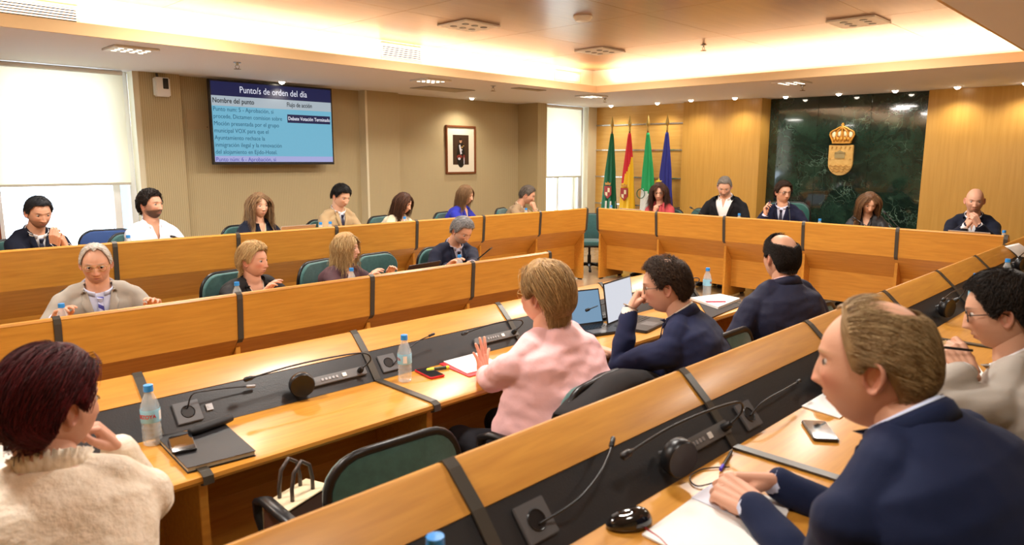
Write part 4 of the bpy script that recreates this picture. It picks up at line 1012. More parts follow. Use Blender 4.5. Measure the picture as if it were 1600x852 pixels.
def person(o):
    """builds one seated person; returns the body object (skin), clothes and hair are its children"""
    near = o.get('near', False); vox = .0075 if near else .0105
    H = Vector(o['H']); tz = o.get('tier', 0.); rad = math.radians
    ty = rad(o['ty']); F_ = Vector((math.cos(ty), math.sin(ty), 0)); R_ = Vector((F_.y, -F_.x, 0)); Zv = Vector((0, 0, 1))
    hy = rad(o['hy']); hp = rad(o.get('hp', 0)); hr = rad(o.get('hr', 0))
    RHm = (Matrix.Rotation(hy-PI/2, 3, 'Z') @ Matrix.Rotation(hp, 3, 'X') @ Matrix.Rotation(hr, 3, 'Y')); s = o.get('s', 1.0)
    hf = RHm @ Vector((0, 1, 0)); hu = RHm @ Vector((0, 0, 1))
    ws = o.get('ws', 1.0); fat = o.get('fat', 0); fem = o.get('fem', 0)
    N = H-hu*.108-Zv*(.032+.012*(1-fat*.6)-o.get('nz', 0))-F_*(.022+o.get('nf', 0))
    hip = Vector((N.x, N.y, 0))-F_*o.get('lean', .10)+R_*o.get('side', 0); hip.z = tz+.545
    ctl = hip*.45+N*.55-F_*o.get('hump', .05)
    def sp(t): return hip*(1-t)**2+ctl*(2*t*(1-t))+N*t*t
    def tg(t): return ((ctl-hip)*(2*(1-t))+(N-ctl)*(2*t)).normalized()
    def fr(t):
        u = tg(t); r = (R_-u*R_.dot(u)).normalized(); return r, u.cross(r), u
    bel = fat
    prof = [(-.14, .150, .10), (-.04, .178, .125), (.08, .178, .128+.06*bel), (.2, .165+.03*bel, .122+.085*bel), (.34, .153+.035*bel, .116+.07*bel), (.48, .158+.02*bel, .118+.035*bel+.012*fem), (.62, .168, .120+.02*fem), (.75, .172, .112), (.85, .160, .098), (.92, .120, .082), (.97, .082, .070), (1.01, .064, .060)]
    def torso(mb, g, t0=-.2, t1=1.1, n=28):
        sec = []
        for t, rx, ry in prof:
            if t < t0 or t > t1: continue
            r, f, u = fr(t); gg = g*(1 if t < .9 else .6); sec.append((sp(t), r, f, rx*ws*(.93 if fem and t < .6 else 1)+gg, ry*(.5+.5*ws)+gg))
        loft(mb, sec, n)
    r86, f86, u86 = fr(.84)
    arms = []
    sc = s*(1-.06*fem)
    for sd, hd in ((-1, o['L']), (1, o['R'])):
        S_ = sp(.80)+r86*(sd*(.165*ws*(1-.08*fem)))+f86*(.012+(.03 if 'w' in hd else .01))
        if 'w' in hd: T = Vector(hd['w'])
        else:
            a = hd['p']; T = Vector((N.x, N.y, tz))+R_*a[0]+F_*a[1]+Zv*a[2]
        pole = hd.get('pole', (sd*.55, -.25, -1)); pole = R_*pole[0]+F_*pole[1]+Zv*pole[2]
        E_, T = ik(S_, T, .29*sc, .262*sc, pole)
        def loc(v): return R_*v[0]+F_*v[1]+Zv*v[2]
        fd = loc(hd['fd']).normalized() if 'fd' in hd else (T-E_).normalized(); bn = loc(hd.get('bn', (0, 0, 1)))
        arms.append((sd, S_, E_, T, fd, bn, hd))
    # ---- body
    mb = MB(); torso(mb, -.004)
    nk = .0600*(1-.14*fem)+.010*fat
    mb.tube([N-tg(1)*.05, N+Zv*.02, H-hu*.06-hf*.028, H-hu*.01-hf*.03], [nk*1.15, nk, nk*.97, nk*.95], 18)
    for sd, S_, E_, T, fd, bn, hd in arms: limb(mb, [S_, S_*.5+E_*.5, E_, E_*.45+T*.55, T], [.046*s, .043*s, .037*s, .036*s, .0265*s])
    legs = []
    for sd in (-1, 1):
        h0 = hip+R_*(sd*.095)-Zv*.01; kn = h0+F_*.43*s+R_*(sd*.04)+Zv*.0; kn.z = tz+.52; an = kn-Zv*.42+F_*o.get('foot', -.04); an.z = tz+.09
        legs.append((h0, kn, an)); limb(mb, [h0, h0*.5+kn*.5, kn, an], [.085, .072, .054, .035])
    bmh = remesh(mb, .011, 2); sk_ = skc(o)
    HP, HF, HC_ = headmesh(o); hs = o.get('hs', 1.0)
    parts = [(coords(bmh), mf(bmh), sk_)]; bpy.data.meshes.remove(bmh)
    parts.append((napply(RHm, HP, hs, H), HF, HC_))
    for sd in (-1, 1):
        V, F2, C_ = earmesh(sd, o); parts.append((napply(RHm, V, hs, H), F2, C_))
    hv = .0032 if near else .0042
    for sd, S_, E_, T, fd, bn, hd in arms:
        V, F2 = handmesh(hd.get('pose', 'relax'), hv); V = V.copy()
        if sd < 0: V[:, 0] *= -1; F2 = [f[::-1] for f in F2]
        M3 = frame(fd, bn); kh = o.get('hk', 1.0)*s*(1-.10*fem); hc = np.tile(sk_*.92+np.array(srgb('c06a55'))*.08, (len(V), 1))
        parts.append((napply(M3, V, kh, T), F2, hc))
    body = link('person', joinm('person', parts), SKIN)
    tag(body, o['label'], 'person')
    # eyes
    if o.get('eyes', 1):
        ys = HP[:, 1]
        for sd in (-1, 1):
            i = np.argmin((HP[:, 0]-sd*.031)**2+(HP[:, 2]-.003)**2+(HP[:, 1] < 0)*9)
            c = Vector((sd*.031, HP[i, 1]-.0112, .0035)); e = MB(); e.ell((0, 0, 0), (.0122,)*3, 18, 12)
            e2 = MB(); Mx = Matrix.Rotation(-PI/2, 3, 'X'); e.lathe([(0, .0106), (.0066, .0106), (.0058, .0120), (0, .0127)], (0, 0, 0), 14, 1, M=Mx)
            eo = e.build('eye', [EYEW, EYEI], body, smooth='all'); MXe = Matrix.Translation(H+RHm @ (c*hs)) @ RHm.to_4x4(); eo.matrix_local = MXe
            # upper lid
            l = MB(); l.tube([(.0135*math.cos(a), .0085+.0052*math.sin(a)*0+.004*math.sin(a), .0058*math.sin(a)) for a in [PI*k/8 for k in range(9)]], .0013, 6)
            lo = l.build('eyelid', mat('lash', '3a261e', .6), body, smooth='all'); lo.matrix_local = MXe
    if 'hair' in o: hair('hair', o, RHm.to_3x3()*1 if False else np.array(RHm)*hs, H, body, near)
    if 'glasses' in o:
        gm = mat('frame_'+o['glasses'], o['glasses'], .3, metal=.3); g = MB()
        i = np.argmin((HP[:, 0]-.031)**2+(HP[:, 2]-.003)**2+(HP[:, 1] < 0)*9); yy = HP[i, 1]+.012
        for sd in (-1, 1):
            lp = [Vector((sd*.032+x, yy-.10*abs(x+sd*.0)*0-.004*abs(x*sd+.02)/.02*.5, .002+z)) for x, z in rrect(.050, .034, .013, 4)]
            g.tube(lp+[lp[0]], .0016, 6, cap=False)
            g.tube([(sd*.057, yy-.003, .008), (sd*.072, yy-.03, .009), (sd*.077, -.005, .008), (sd*.076, -.022, -.006)], .0016, 6)
        g.tube([(-.008, yy, .006), (0, yy+.002, .009), (.008, yy, .006)], .0014, 6)
        go = g.build('glasses', gm, body, smooth='all'); go.matrix_local = Matrix.Translation(H) @ (RHm.to_4x4()*1) @ Matrix.Scale(hs, 4)
        ln = MB()
        for sd in (-1, 1): ln.prism([(sd*.032+x, .002+z) for x, z in rrect(.048, .032, .012, 4)], yy-.0035, yy-.0028, 'y')
        ln.build('lenses', LENS, go)
    # ---- clothes
    def lower():
        m_ = MB()
        sec = []
        for t in (-.16, -.05, .06, .16):
            r, f, u = fr(t); rx = .185*ws; sec.append((sp(t), r, f, rx, .135+.05*bel))
        loft(m_, sec)
        for h0, kn, an in legs: limb(m_, [h0, h0*.5+kn*.5, kn, kn*.5+an*.5, an+Zv*.02], [.098, .086, .070, .062, .055])
        me = remesh(m_, .012, 4); link('trousers', me, cloth(o.get('trousers', '23262e')), body)
        for h0, kn, an in legs:
            q = MB(); c = an+F_*.07; zz = tz+.045+.008
            loft(q, [(Vector((an.x, an.y, 0))+F_*d_+Zv*(zz+hz), R_, Zv, rx_, rz_) for d_, rx_, rz_, hz in ((-.06, .015, .02, -.01), (-.05, .033, .04, .0), (.0, .038, .044, .004), (.06, .042, .034, -.006), (.13, .046, .027, -.012), (.175, .036, .022, -.016), (.195, .012, .01, -.02))], 14)
            q.build('shoe', mat('shoe_leather', '1b1715', .3), body, smooth='all')
    lower()
    rt, ft, ut = fr(.93); ft = (ft*.8+F_*.2).normalized(); ut = rt.cross(ft)
    def toL(p): q = p-N; return Vector((q.dot(rt), q.dot(ft), q.dot(ut)))
    def fromL(x, y, z): return N+rt*x+ft*y+ut*z
    def garment(name, g, m_, v=None, arm=True, slv=1.0, hem=-.14, wr=.0045, vx=vox):
        b_ = MB(); torso(b_, g, hem-.01)
        if arm:
            for sd, S_, E_, T, fd, bn, hd in arms:
                T2 = E_.lerp(T, slv*.93) if slv <= 1 else T
                if slv < .4: limb(b_, [S_, S_.lerp(E_, .6)], [.058*s+g, .052*s+g]); continue
                b_.tube([sp(.965)+r86*(sd*.045*ws), sp(.90)+r86*(sd*.105*ws)+u86*.004, S_-u86*.004], [.040+g, .046+g, .046*s+g], 14)
                limb(b_, [S_, S_*.5+E_*.5, E_, E_*.5+T2*.5, T2], [.052*s+g, .050*s+g*.9, .044*s+g*.8, .041*s+g*.7, .033*s+g*.6])
        me = remesh(b_, vx, 3); V = coords(me)
        # folds of the cloth
        nv = np.array([x.vector[:] for x in me.vertex_normals]) if hasattr(me, 'vertex_normals') else None
        fz = o.get('wr', 1)*wr
        for i in range(len(V)):
            q = Vector(V[i]); n1 = noise.noise(Vector((q.x*7, q.y*7, q.z*16)))+.5*noise.noise(Vector((q.x*17, q.y*17, q.z*30+5)))
            V[i] += nv[i]*(fz*n1)
        me.vertices.foreach_set('co', V.ravel()); me.update()
        bvh = BVHTree.FromPolygons([Vector(c) for c in V], mf(me))
        if v:
            a, hw, tp = v; bm = bmesh.new(); bm.from_mesh(me)
            for sd in (-1, 1):
                p0 = fromL(0, 0, -a); dr = rt*(sd*hw)+ut*(a+tp); nn = dr.normalized().cross(ft)
                bmesh.ops.bisect_plane(bm, geom=bm.verts[:]+bm.edges[:]+bm.faces[:], dist=1e-5, plane_co=p0, plane_no=nn)
            dl = []
            for f in bm.faces:
                q = toL(f.calc_center_median())
                if .005 < q.y < .19+.1*fat and -a < q.z < .07 and abs(q.x) < hw*(q.z+a)/(a+tp): dl.append(f)
            bmesh.ops.delete(bm, geom=dl, context='FACES'); bm.to_mesh(me); bm.free()
        ob = link(name, me, m_, body)
        if v or True:
            md = ob.modifiers.new('s', 'SOLIDIFY'); md.thickness = .0025; md.offset = -1
        return ob, bvh
    tb_ = MB(); torso(tb_, (out0 := o['outer'].get('g', .013))+.002); TBV = BVHTree.FromPolygons([Vector(c) for c in tb_.v], tb_.f)
    def patch(name, rows_, bvh, off, m_, par=None, th=.003):
        bvh = TBV
        """rows_ of (x, z) chest points laid on the garment"""
        V = []; nr, nc = len(rows_), len(rows_[0])
        for rw in rows_:
            for x, z in rw:
                p = fromL(x, .45, z); h_ = bvh.ray_cast(p, -ft, .9)
                V.append((h_[0]+ft*off) if h_[0] is not None else fromL(x, .07, z))
        b_ = MB().add(V, [(j*nc+i, j*nc+i+1, (j+1)*nc+i+1, (j+1)*nc+i) for j in range(nr-1) for i in range(nc-1)])
        ob = b_.build(name, m_, par or body, smooth='all'); md = ob.modifiers.new('s', 'SOLIDIFY'); md.thickness = th; md.offset = 0; return ob
    def collar(name, m_, par, r0, r1, hgt, drop, span, th=.003, tilt=.035):
        V = []; n = 30; rs = ((r0, -.012), (r0*.99, hgt*.6), (r0*1.03, hgt), ((r0+r1)/2+.002, hgt*.7), (r1, -drop))
        for i in range(n+1):
            ph = -span+2*span*i/n
            for rr, zz in rs:
                k = (1-math.cos(ph))/2
                V.append(N+rt*(math.sin(ph)*rr*1.06)-ft*(math.cos(ph)*rr*.98-.004)+ut*(zz*(1-.15*k)-tilt*k+.012))
        m2 = len(rs); b_ = MB().add(V, [(i*m2+j, i*m2+j+1, (i+1)*m2+j+1, (i+1)*m2+j) for i in range(n) for j in range(m2-1)])
        ob = b_.build(name, m_, par, smooth='all'); md = ob.modifiers.new('s', 'SOLIDIFY'); md.thickness = th; return ob
    inn = o.get('inner'); out = o['outer']
    ibv = None
    if inn:
        ig, ibv = garment(inn.get('name', 'shirt'), .004, cloth(inn['c'], inn.get('k', 'cotton')), inn.get('v'), arm=False, wr=.002, vx=.0105)
        for sd, S_, E_, T, fd, bn, hd in arms:
            if inn.get('cuff', 1):
                dv = (T-E_).normalized(); MB().tube([T-dv*.045, T-dv*.012, T+dv*.002], [.0375*s, .036*s, .0345*s], 18).build('cuff', cloth(inn['c'], 'cotton'), ig, smooth=True)
        if inn.get('collar', 1): collar('shirt_collar', cloth(inn['c'], 'cotton'), ig, nk+.010, nk+.019, .036, .0, 2.85 if 'tie' in o else 2.5)
        if 'tie' in o:
            tm = cloth(o['tie'], 'silk')
            if o.get('tiestripe'):
                tm = mat('striped_tie', o['tie'], .5); nt = tm.node_tree; wv = nt.nodes.new('ShaderNodeTexWave'); wv.bands_direction = 'DIAGONAL'; wv.inputs['Scale'].default_value = 9; tc = nt.nodes.new('ShaderNodeTexCoord'); rp = nt.nodes.new('ShaderNodeValToRGB'); rp.color_ramp.interpolation = 'CONSTANT'; rp.color_ramp.elements[1].position = .62; rp.color_ramp.elements[0].color = (*srgb('c9ccea'), 1); rp.color_ramp.elements[1].color = (*srgb(o['tie']), 1)
                nt.links.new(tc.outputs['Object'], wv.inputs['Vector']); nt.links.new(wv.outputs['Fac'], rp.inputs[0]); nt.links.new(rp.outputs[0], nt.nodes['Principled BSDF'].inputs['Base Color'])
            z0 = -.045; rw = []
            for j in range(14):
                z = z0-j*.028; wd = .012+.020*min(1, j/9); rw.append([(x*wd, z) for x in (-1, -.4, .4, 1)])
            tt = patch('tie', rw, ibv, .001, tm, ig, .004)
            q = fromL(0, 0, -.032); hh = TBV.ray_cast(fromL(0, .45, -.035), -ft, .9)[0]
            k = MB(); loft(k, [((hh or q)+ft*.008+ut*.014, rt, ft, .019, .011), ((hh or q)+ft*.010-ut*.012, rt, ft, .012, .009)], 12); k.build('tie_knot', tm, tt, smooth=True)
    og, obv = garment(out.get('name', 'jacket'), out.get('g', .013), cloth(out['c'], out.get('k', 'wool')), out.get('v'), slv=out.get('slv', 1.0), wr=out.get('wr', .006))
    om = cloth(out['c'], out.get('k', 'wool'))
    if out.get('lapel'):
        a, hw, tp = out['v']; lw = out['lapel']
        for sd in (-1, 1):
            rw = []
            for j in range(15):
                q = j/14; z = tp*.4-(a+tp*.4)*q; xe = hw*(z+a)/(a+tp)
                wd = lw*(min(1, .45+q*2.2) if q < .26 else (1.0-.78*((q-.26)/.74)**1.3)); notch = .012 if .2 < q < .26 else 0
                rw.append([(sd*(xe-.004+(wd-notch)*c), z+(wd*.25*c)) for c in (0, .33, .66, 1)])
            patch('lapel', rw, obv, .007, om, og, .004)
        collar('jacket_collar', om, og, nk+.014, nk+.034, .030, .012, 2.1, .004, .03)
        for j in range(2): 
            z = -a-.01-.10*j; h_ = TBV.ray_cast(fromL(-.008, .45, z), -ft, .9)[0]
            if h_ is not None: MB().ell(h_+ft*.002, (.009, .009, .009), 10, 6).build('button', mat('button_dark', '20201f', .3), og, smooth=True)
    elif out.get('collar'):
        collar('collar', om, og, nk+.008, nk+.022, out['collar'], .004, out.get('span', 2.5), .0035, .04)
    if out.get('ruffle'):
        V = []; n = 90
        for i in range(n+1):
            ph = -3+6*i/n; 
            for j, (rr, zz) in enumerate(((nk+.006, .0), (nk+.008, .03), (nk+.012+.008*math.sin(i*1.7), .052+.004*math.sin(i*2.9)))): V.append(N+rt*(math.sin(ph)*rr*1.05)-ft*(math.cos(ph)*rr)+ut*(zz-.02*(1-math.cos(ph))/2))
        b_ = MB().add(V, [(i*3+j, i*3+j+1, (i+1)*3+j+1, (i+1)*3+j) for i in range(n) for j in range(2)]); ob = b_.build('ruffled_collar', om, og, smooth='all'); ob.modifiers.new('s', 'SOLIDIFY').thickness = .002
    base = Vector((hip.x, hip.y, tz)); Ti = Matrix.Translation(-base)
    def shift(ob, top=False):
        if not top and ob.matrix_basis != Matrix.Identity(4): ob.matrix_basis = Ti @ ob.matrix_basis; return
        ob.data.transform(Ti)
        for c in KIDS.get(ob.name, ()): shift(c)
    KIDS = {}
    for q in bpy.data.objects:
        if q.parent: KIDS.setdefault(q.parent.name, []).append(q)
    shift(body, True); body.location = base
    o['_arms'] = arms; o['_N'] = N; o['_hip'] = hip; o['_F'] = F_; o['_R'] = R_; o['_RH'] = RHm; o['_body'] = body; o['_hf'] = hf
    return o
# ------------------------------------------------------------------ who sits where
T1 = .162
def V3(px, py, **k): return tuple(at(px, py, **k))
DESK = dict(L=dict(p=(-.15, .32, .80), pose='relax', bn=(0, .2, 1)), R=dict(p=(.15, .32, .80), pose='relax', bn=(0, .2, 1)))
def short(col, col2=None, **k):
    d = dict(hangz=-.07, col=col, col2=col2 or col, n=1100, len=.04, thick=.013, r=.0018, g=.35, comb=(0, -.5, 0), mess=.25, k=7); d.update(k); return d
def long(col, col2, ln, **k):
    d = dict(col=col, col2=col2, n=1300, len=ln, thick=.020, r=.0024, g=.6, k=16, whorl=(0, .1, 1), mess=.10, wave=.0016, freq=70, hangz=-.02, part=0.0, stick=0, rec=4); d.update(k); return d
PEOPLE = [
 # row under the television
 dict(label='man in navy suit with clasped hands, seated before the bright left window', H=V3(61, 333, Y=6.55), tier=T1, ty=-78, hy=-84, hp=-16, skin='c98e6c', hair=short('1c1e22', '3a3d42', len=.05, thick=.018, comb=(.3, -.4, 0)), brow='1a1512', stub=(.45, '4a362a'),
   outer=dict(c='131829', v=(.20, .055, .03), lapel=.045), inner=dict(c='e6e6ea'), tie='20253c', nf=.03, lean=.16,
   L=dict(w=V3(104, 386, Y=6.30), fd=(.35, .1, .9), bn=(-.7, .6, .3), pose='clasp'), R=dict(w=V3(86, 384, Y=6.28), fd=(.1, .35, .8), bn=(.6, .6, -.3), pose='clasp')),
 dict(label='bearded man with curly black hair in an open white shirt', H=V3(236, 321, Y=6.6), tier=T1, ty=-72, hy=-62, hp=4, skin='c4896a', hair=short('17120f', '33261e', len=.03, thick=.024, n=2200, curl=1.1, mess=1.3, wave=.006, freq=300, r=.0026, rec=-2), brow='15100d', stub=(.88, '2c1d15'),
   outer=dict(c='dfe3ee', k='cotton', name='shirt', g=.012, v=(.13, .04, .02), collar=.034, wr=.007), trousers='2c3550', ws=1.06,
   L=dict(p=(-.20, .34, .79), bn=(0, .2, 1)), R=dict(p=(.10, .36, .79), fd=(-.8, .5, 0), bn=(0, .2, 1))),
 dict(label='woman with long wavy blonde-brown hair and navy blazer below the television', H=V3(405, 322, Y=6.6), tier=T1, ty=-80, hy=-88, hp=0, hr=.0, fem=1, skin='dba583', s=.94, hs=.95, hair=long('6e5138', 'b9976c', .36, wave=.004, freq=55, n=1700, flare=(0, -.12, 0), thick=.024), brow='6e5138',
   outer=dict(c='141a2c', v=(.24, .05, .03), lapel=.04), inner=dict(c='e2d8b8', collar=0, k='silk', v=(.09, .05, .02)), **DESK),
 dict(label='young man in tan blazer and dark tie looking down', H=V3(533, 307, Y=6.6), tier=T1, ty=-85, hy=-80, hp=-20, skin='d8a484', hair=short('120f0e', '221c1a', len=.05, thick=.020, comb=(0, .9, -.1), aw=.2, rec=-4, n=1500, nape=-30), brow='1a1412',
   outer=dict(c='b39a74', v=(.22, .055, .03), lapel=.045), inner=dict(c='e9e9ee'), tie='252a44', **DESK),
 dict(label='woman with long dark brown hair in a cream blazer, looking down', H=V3(630, 318, Y=6.6), tier=T1, ty=-72, hy=-62, hp=-18, fem=1, skin='d9a282', s=.93, hs=.94, hair=long('38241b', '6a4630', .30, wave=.002, n=1500), brow='38241b',
   outer=dict(c='e6d9bd', v=(.22, .05, .03), lapel=.04), inner=dict(c='e2d8c4', collar=0, v=(.09, .05, .02)), **DESK),
 dict(label='woman with straight shoulder-length hair in a royal blue blazer', H=V3(727, 305, Y=6.6), tier=T1, ty=-72, hy=-58, hp=-12, fem=1, skin='dca888', s=.93, hs=.94, hair=long('6b4f36', '96744e', .24, wave=0, n=1500, mess=.06), brow='6b4f36',
   outer=dict(c='2b33a4', v=(.2, .05, .03), lapel=.04), inner=dict(c='d8c8b8', collar=0, v=(.09, .05, .02)), **DESK),
 dict(label='man in taupe jacket resting his mouth on his fist near the window', H=V3(824, 305, Y=6.6), tier=T1, ty=-65, hy=-50, hp=-20, skin='cf9674', hair=short('4a4038', '8a8074', len=.045, thick=.017), brow='40342a', stub=(.25, '6a5040'), nf=.04,
   outer=dict(c='a1886a', v=(.2, .05, .03), lapel=.04), inner=dict(c='d8c8b0'), L=dict(w=V3(836, 327, Y=6.40), fd=(.0, -.3, .9), bn=(.2, .9, .2), pose='fist', pole=(-.2, .5, -1)), R=dict(p=(.12, .36, .79), fd=(-.8, .5, 0))),
 # head table
 dict(label='woman with long curly brown hair, black glasses and red blazer, chin on hand', H=V3(1030, 301, X=8.0), tier=T1, ty=185, hy=208, hp=-10, fem=1, skin='d39a7a', s=.95, hs=.95, glasses='16161a', hair=long('33211a', '6b4735', .30, wave=.0085, freq=110, n=2200, thick=.034, flare=(0, -.1, 0), mess=.3), brow='2a1c16',
   outer=dict(c='b9484c', v=(.2, .05, .03), lapel=.04), inner=dict(c='5a2f2c', collar=0), R=dict(w=V3(1023, 332, X=7.80), fd=(-.2, .1, 1), bn=(.3, .9, .2), pose='fist', pole=(.3, .6, -1)), L=dict(p=(-.16, .33, .80))),
 dict(label='heavy grey-haired man in black jacket and open white shirt looking down', H=V3(1132, 292, X=8.0), tier=T1, ty=190, hy=205, hp=-26, ws=1.28, fat=.8, hs=1.04, skin='cf9a7c', red=.6, hair=short('6a625a', '9a948a', len=.03, thick=.009), brow='6a5a4c', stub=(.45, '9a9088'), nf=.03,
   outer=dict(c='151519', v=(.34, .13, .03), lapel=.05), inner=dict(c='eeeceb', v=(.10, .035, .02)), L=dict(p=(-.26, .33, .80)), R=dict(p=(.26, .33, .80))),
 dict(label='man with dark brown hair and glasses raising a pen beside his face', H=V3(1224, 301, X=7.95), tier=T1, ty=195, hy=232, hp=-4, skin='d29c7c', red=.6, glasses='1a1a1c', hair=short('2c1d15', '4c3424', len=.07, thick=.024, comb=(.8, .3, 0), aw=.25, n=1700), brow='2c1d15',
   outer=dict(c='131730', v=(.24, .065, .03), lapel=.045), inner=dict(c='ccd2ea'), tie='22243a', ws=1.05,
   R=dict(w=V3(1196, 336, X=7.80), fd=(.15, -.05, 1), bn=(.9, -.1, .1), pose='pen', pole=(.6, .3, -1)), L=dict(p=(-.36, .30, .80))),
 dict(label='woman with straight brown hair in black leather jacket reading, before the marble', H=V3(1358, 318, X=8.0), tier=T1, ty=188, hy=212, hp=-24, fem=1, skin='d6a07f', s=.93, hs=.95, hair=long('4a3022', 'a07a52', .34, wave=.0005, n=1700, mess=.07), brow='4a3022',
   outer=dict(c='1a1a1d', k='silk', v=(.18, .05, .03), lapel=.035), inner=dict(c='26262a', collar=0, v=(.10, .05, .02)), **DESK),
 dict(label='bald man in navy jacket with clasped hands at his mouth', H=V3(1523, 314, X=8.05), tier=T1, ty=188, hy=196, hp=-8, skin='d0977a', red=.5, brow='3a2a20', stub=(.2, '7a6050'), hs=1.02, nf=.03,
   outer=dict(c='141a2c', v=(.24, .07, .03), lapel=.045), inner=dict(c='e9eaf0', v=(.12, .04, .02)), ws=1.08,
   L=dict(w=V3(1529, 352, X=7.75), fd=(.45, .1, .9), bn=(-.6, .7, .2), pose='clasp', pole=(-.6, .2, -1)), R=dict(w=V3(1510, 352, X=7.75), fd=(-.45, .1, .9), bn=(.6, .7, .2), pose='clasp', pole=(.6, .2, -1))),
 # inner row facing the camera
 dict(label='older white-haired man in grey suit, gold glasses and striped tie', H=V3(150, 413, Y=4.9), near=False, ty=-100, hy=-108, hp=-10, skin='cf9474', red=.8, fat=.5, old=1, glasses='b89a60', hair=short('b9b2a8', 'e2ded6', len=.03, thick=.011, rec=14), brow='8a8078',
   outer=dict(c='aaa49a', v=(.26, .075, .03), lapel=.055), inner=dict(c='ccd4ee'), tie='3a3c94', tiestripe=1, ws=1.14, L=dict(p=(-.28, .26, .80)), R=dict(p=(.24, .28, .80))),
 dict(label='woman with short layered blonde hair and black jacket looking aside', H=V3(396, 408, Y=4.9), ty=-80, hy=-58, hp=0, fem=.7, fat=.5, skin='dc9c7e', red=1, hair=short('b08a58', 'e6cc96', len=.11, thick=.026, n=2200, r=.0024, comb=(0, -.6, -.2), g=.9, mess=.35, k=10, vol=.3, nape=-50, wave=.001), brow='a07a50',
   outer=dict(c='19181a', v=(.22, .075, .03), lapel=.05, k='cotton'), inner=dict(c='ded6cc', k='lace', collar=0, v=(.10, .07, .02), cuff=0), ws=1.12, L=dict(w=V3(463, 452, Y=4.75), fd=(-.9, .2, -.1), bn=(0, .2, 1)), R=dict(p=(.14, .30, .80))),
 dict(label='woman with wavy shoulder-length blonde hair in a maroon shirt', H=V3(541, 389, Y=4.95), ty=-70, hy=-48, hp=2, fem=1, skin='dda58a', s=.95, hs=.95, hair=long('a07c4e', 'dcc08a', .22, wave=.004, freq=80, n=1900, thick=.028, mess=.2), brow='8a6a44',
   outer=dict(c='4d3036', k='cotton', v=(.14, .05, .02), collar=.035, name='shirt'), **DESK),
 dict(label='grey-haired man in dark navy suit reading his phone', H=V3(722, 361, Y=4.85), ty=-98, hy=-92, hp=-30, skin='cb9070', red=.5, hair=short('6c6c6e', 'b4b2b0', len=.05, thick=.022, n=1700, mess=.5), brow='5a5048', stub=(.5, 'a09890'), nf=.05,
   outer=dict(c='1a1d30', v=(.24, .06, .03), lapel=.045), inner=dict(c='b9b4c4'), tie='1e1f30', ws=1.12, L=dict(w=V3(738, 414, Y=4.5), fd=(.5, .6, .1), bn=(-.5, .2, .7), pose='clasp'), R=dict(p=(.25, .30, .80))),
 # inner row seen from behind
 dict(label='woman with dark red bob in cream lace blouse, hand on her cheek', near=True, H=V3(80, 634, d=1.6), ty=72, hy=22, hp=-6, fem=.8, fat=.6, skin='c58a70', hair=short('2c0c10', '6e1f24', len=.09, thick=.026, n=3200, r=.0019, comb=(0, -.2, -.2), g=.7, mess=.06, k=12, vol=.05, nape=-48, whorl=(0, .5, .85), hangz=-.09), brow='3a1c18', s=.95,
   outer=dict(c='efe3d0', k='lace', name='blouse', g=.016, ruffle=1, wr=.006), trousers='5a5a44', ws=1.12, lean=.10,
   R=dict(w=V3(184, 697, d=1.78), fd=(-.55, -.15, .85), bn=(.75, .1, .5), pose='cheek', pole=(.25, .5, -1)), L=dict(p=(-.2, .34, .80))),
 dict(label='woman in pink shirt with short dark-blonde hair gesturing as she speaks', near=True, H=V3(851, 462, d=2.86), ty=98, hy=99, hp=0, fem=.6, fat=1.1, skin='dd9f84', red=1, glasses='c09a60', hair=short('8a6a42', 'd2ae76', len=.13, thick=.034, n=2600, r=.0021, comb=(0, -.45, -.2), g=.7, mess=.10, k=12, vol=.12, nape=-56, whorl=(0, .2, .9)), brow='9a7a50',
   outer=dict(c='f2c3c6', k='cotton', name='shirt', g=.016, wr=.009), trousers='26262c', ws=1.36, lean=.06,
   L=dict(w=V3(756, 584, Y=2.32), fd=(-.32, .0, 1), bn=(.1, -.95, 0), pose='spread', pole=(-.8, .0, -.6)), R=dict(w=V3(812, 566, Y=2.40), fd=(-.75, .3, .35), bn=(.2, -.2, .9), pose='relax')),
 dict(label='man in navy jacket and glasses with fist to his mouth, at the laptop', near=True, H=V3(1040, 447, d=3.08), ty=108, hy=122, hp=-10, skin='d19a7c', red=.6, nz=.022, glasses='6a5a48', hair=short('281b15', '54402f', len=.055, thick=.020, n=2000, mess=.4, wave=.001, bald=1, baldline=[88, 88, 84, 76, 68, 66], whorl=(0, -.5, .8)), brow='2a1c15', nf=.03,
   outer=dict(c='1d2342', name='jacket', v=(.2, .06, .03), lapel=.04, wr=.007), inner=dict(c='e8dccb'), ws=1.14, lean=.16,
   L=dict(w=V3(984, 484, d=3.20), fd=(.3, -.25, .75), bn=(-.3, .8, .3), pose='fist', pole=(-.2, .5, -1)), R=dict(p=(.16, .36, .80))),
 dict(label='man seen from behind with balding crown and dark navy jacket', near=True, H=V3(1220, 403, d=3.62), ty=70, hy=62, hp=-4, skin='c68c6c', nz=.02, red=.7, hair=short('16110e', '2e241d', len=.03, thick=.010, n=2200, bald=1, baldline=[80, 74, 60, 52, 42, 30], g=.6), brow='1c1410',
   outer=dict(c='171a36', name='jacket', k='cotton', g=.016, v=(.2, .06, .03), lapel=.03, wr=.008), inner=dict(c='e2b8b4'), ws=1.2, lean=.04, L=dict(p=(-.28, .28, .80)), R=dict(p=(.34, .22, .80))),
 # nearest row
 dict(label='large man with thinning blond hair and navy suit in the foreground, hands clasped', near=True, tier=T1, H=V3(1368, 570, d=1.38), ty=80, hy=100, hp=-4, skin='d69878', red=.9, hs=1.07, hk=1.08, old=1, fat=.4, hair=short('7d5f3c', 'c8ab7c', len=.05, thick=.008, n=3400, r=.0013, comb=(.25, -.8, 0), aw=.2, g=.5, mess=.10, rec=10, bald=1, baldline=[64, 62, 58, 60, 58, 50], nape=-44), brow='a08058',
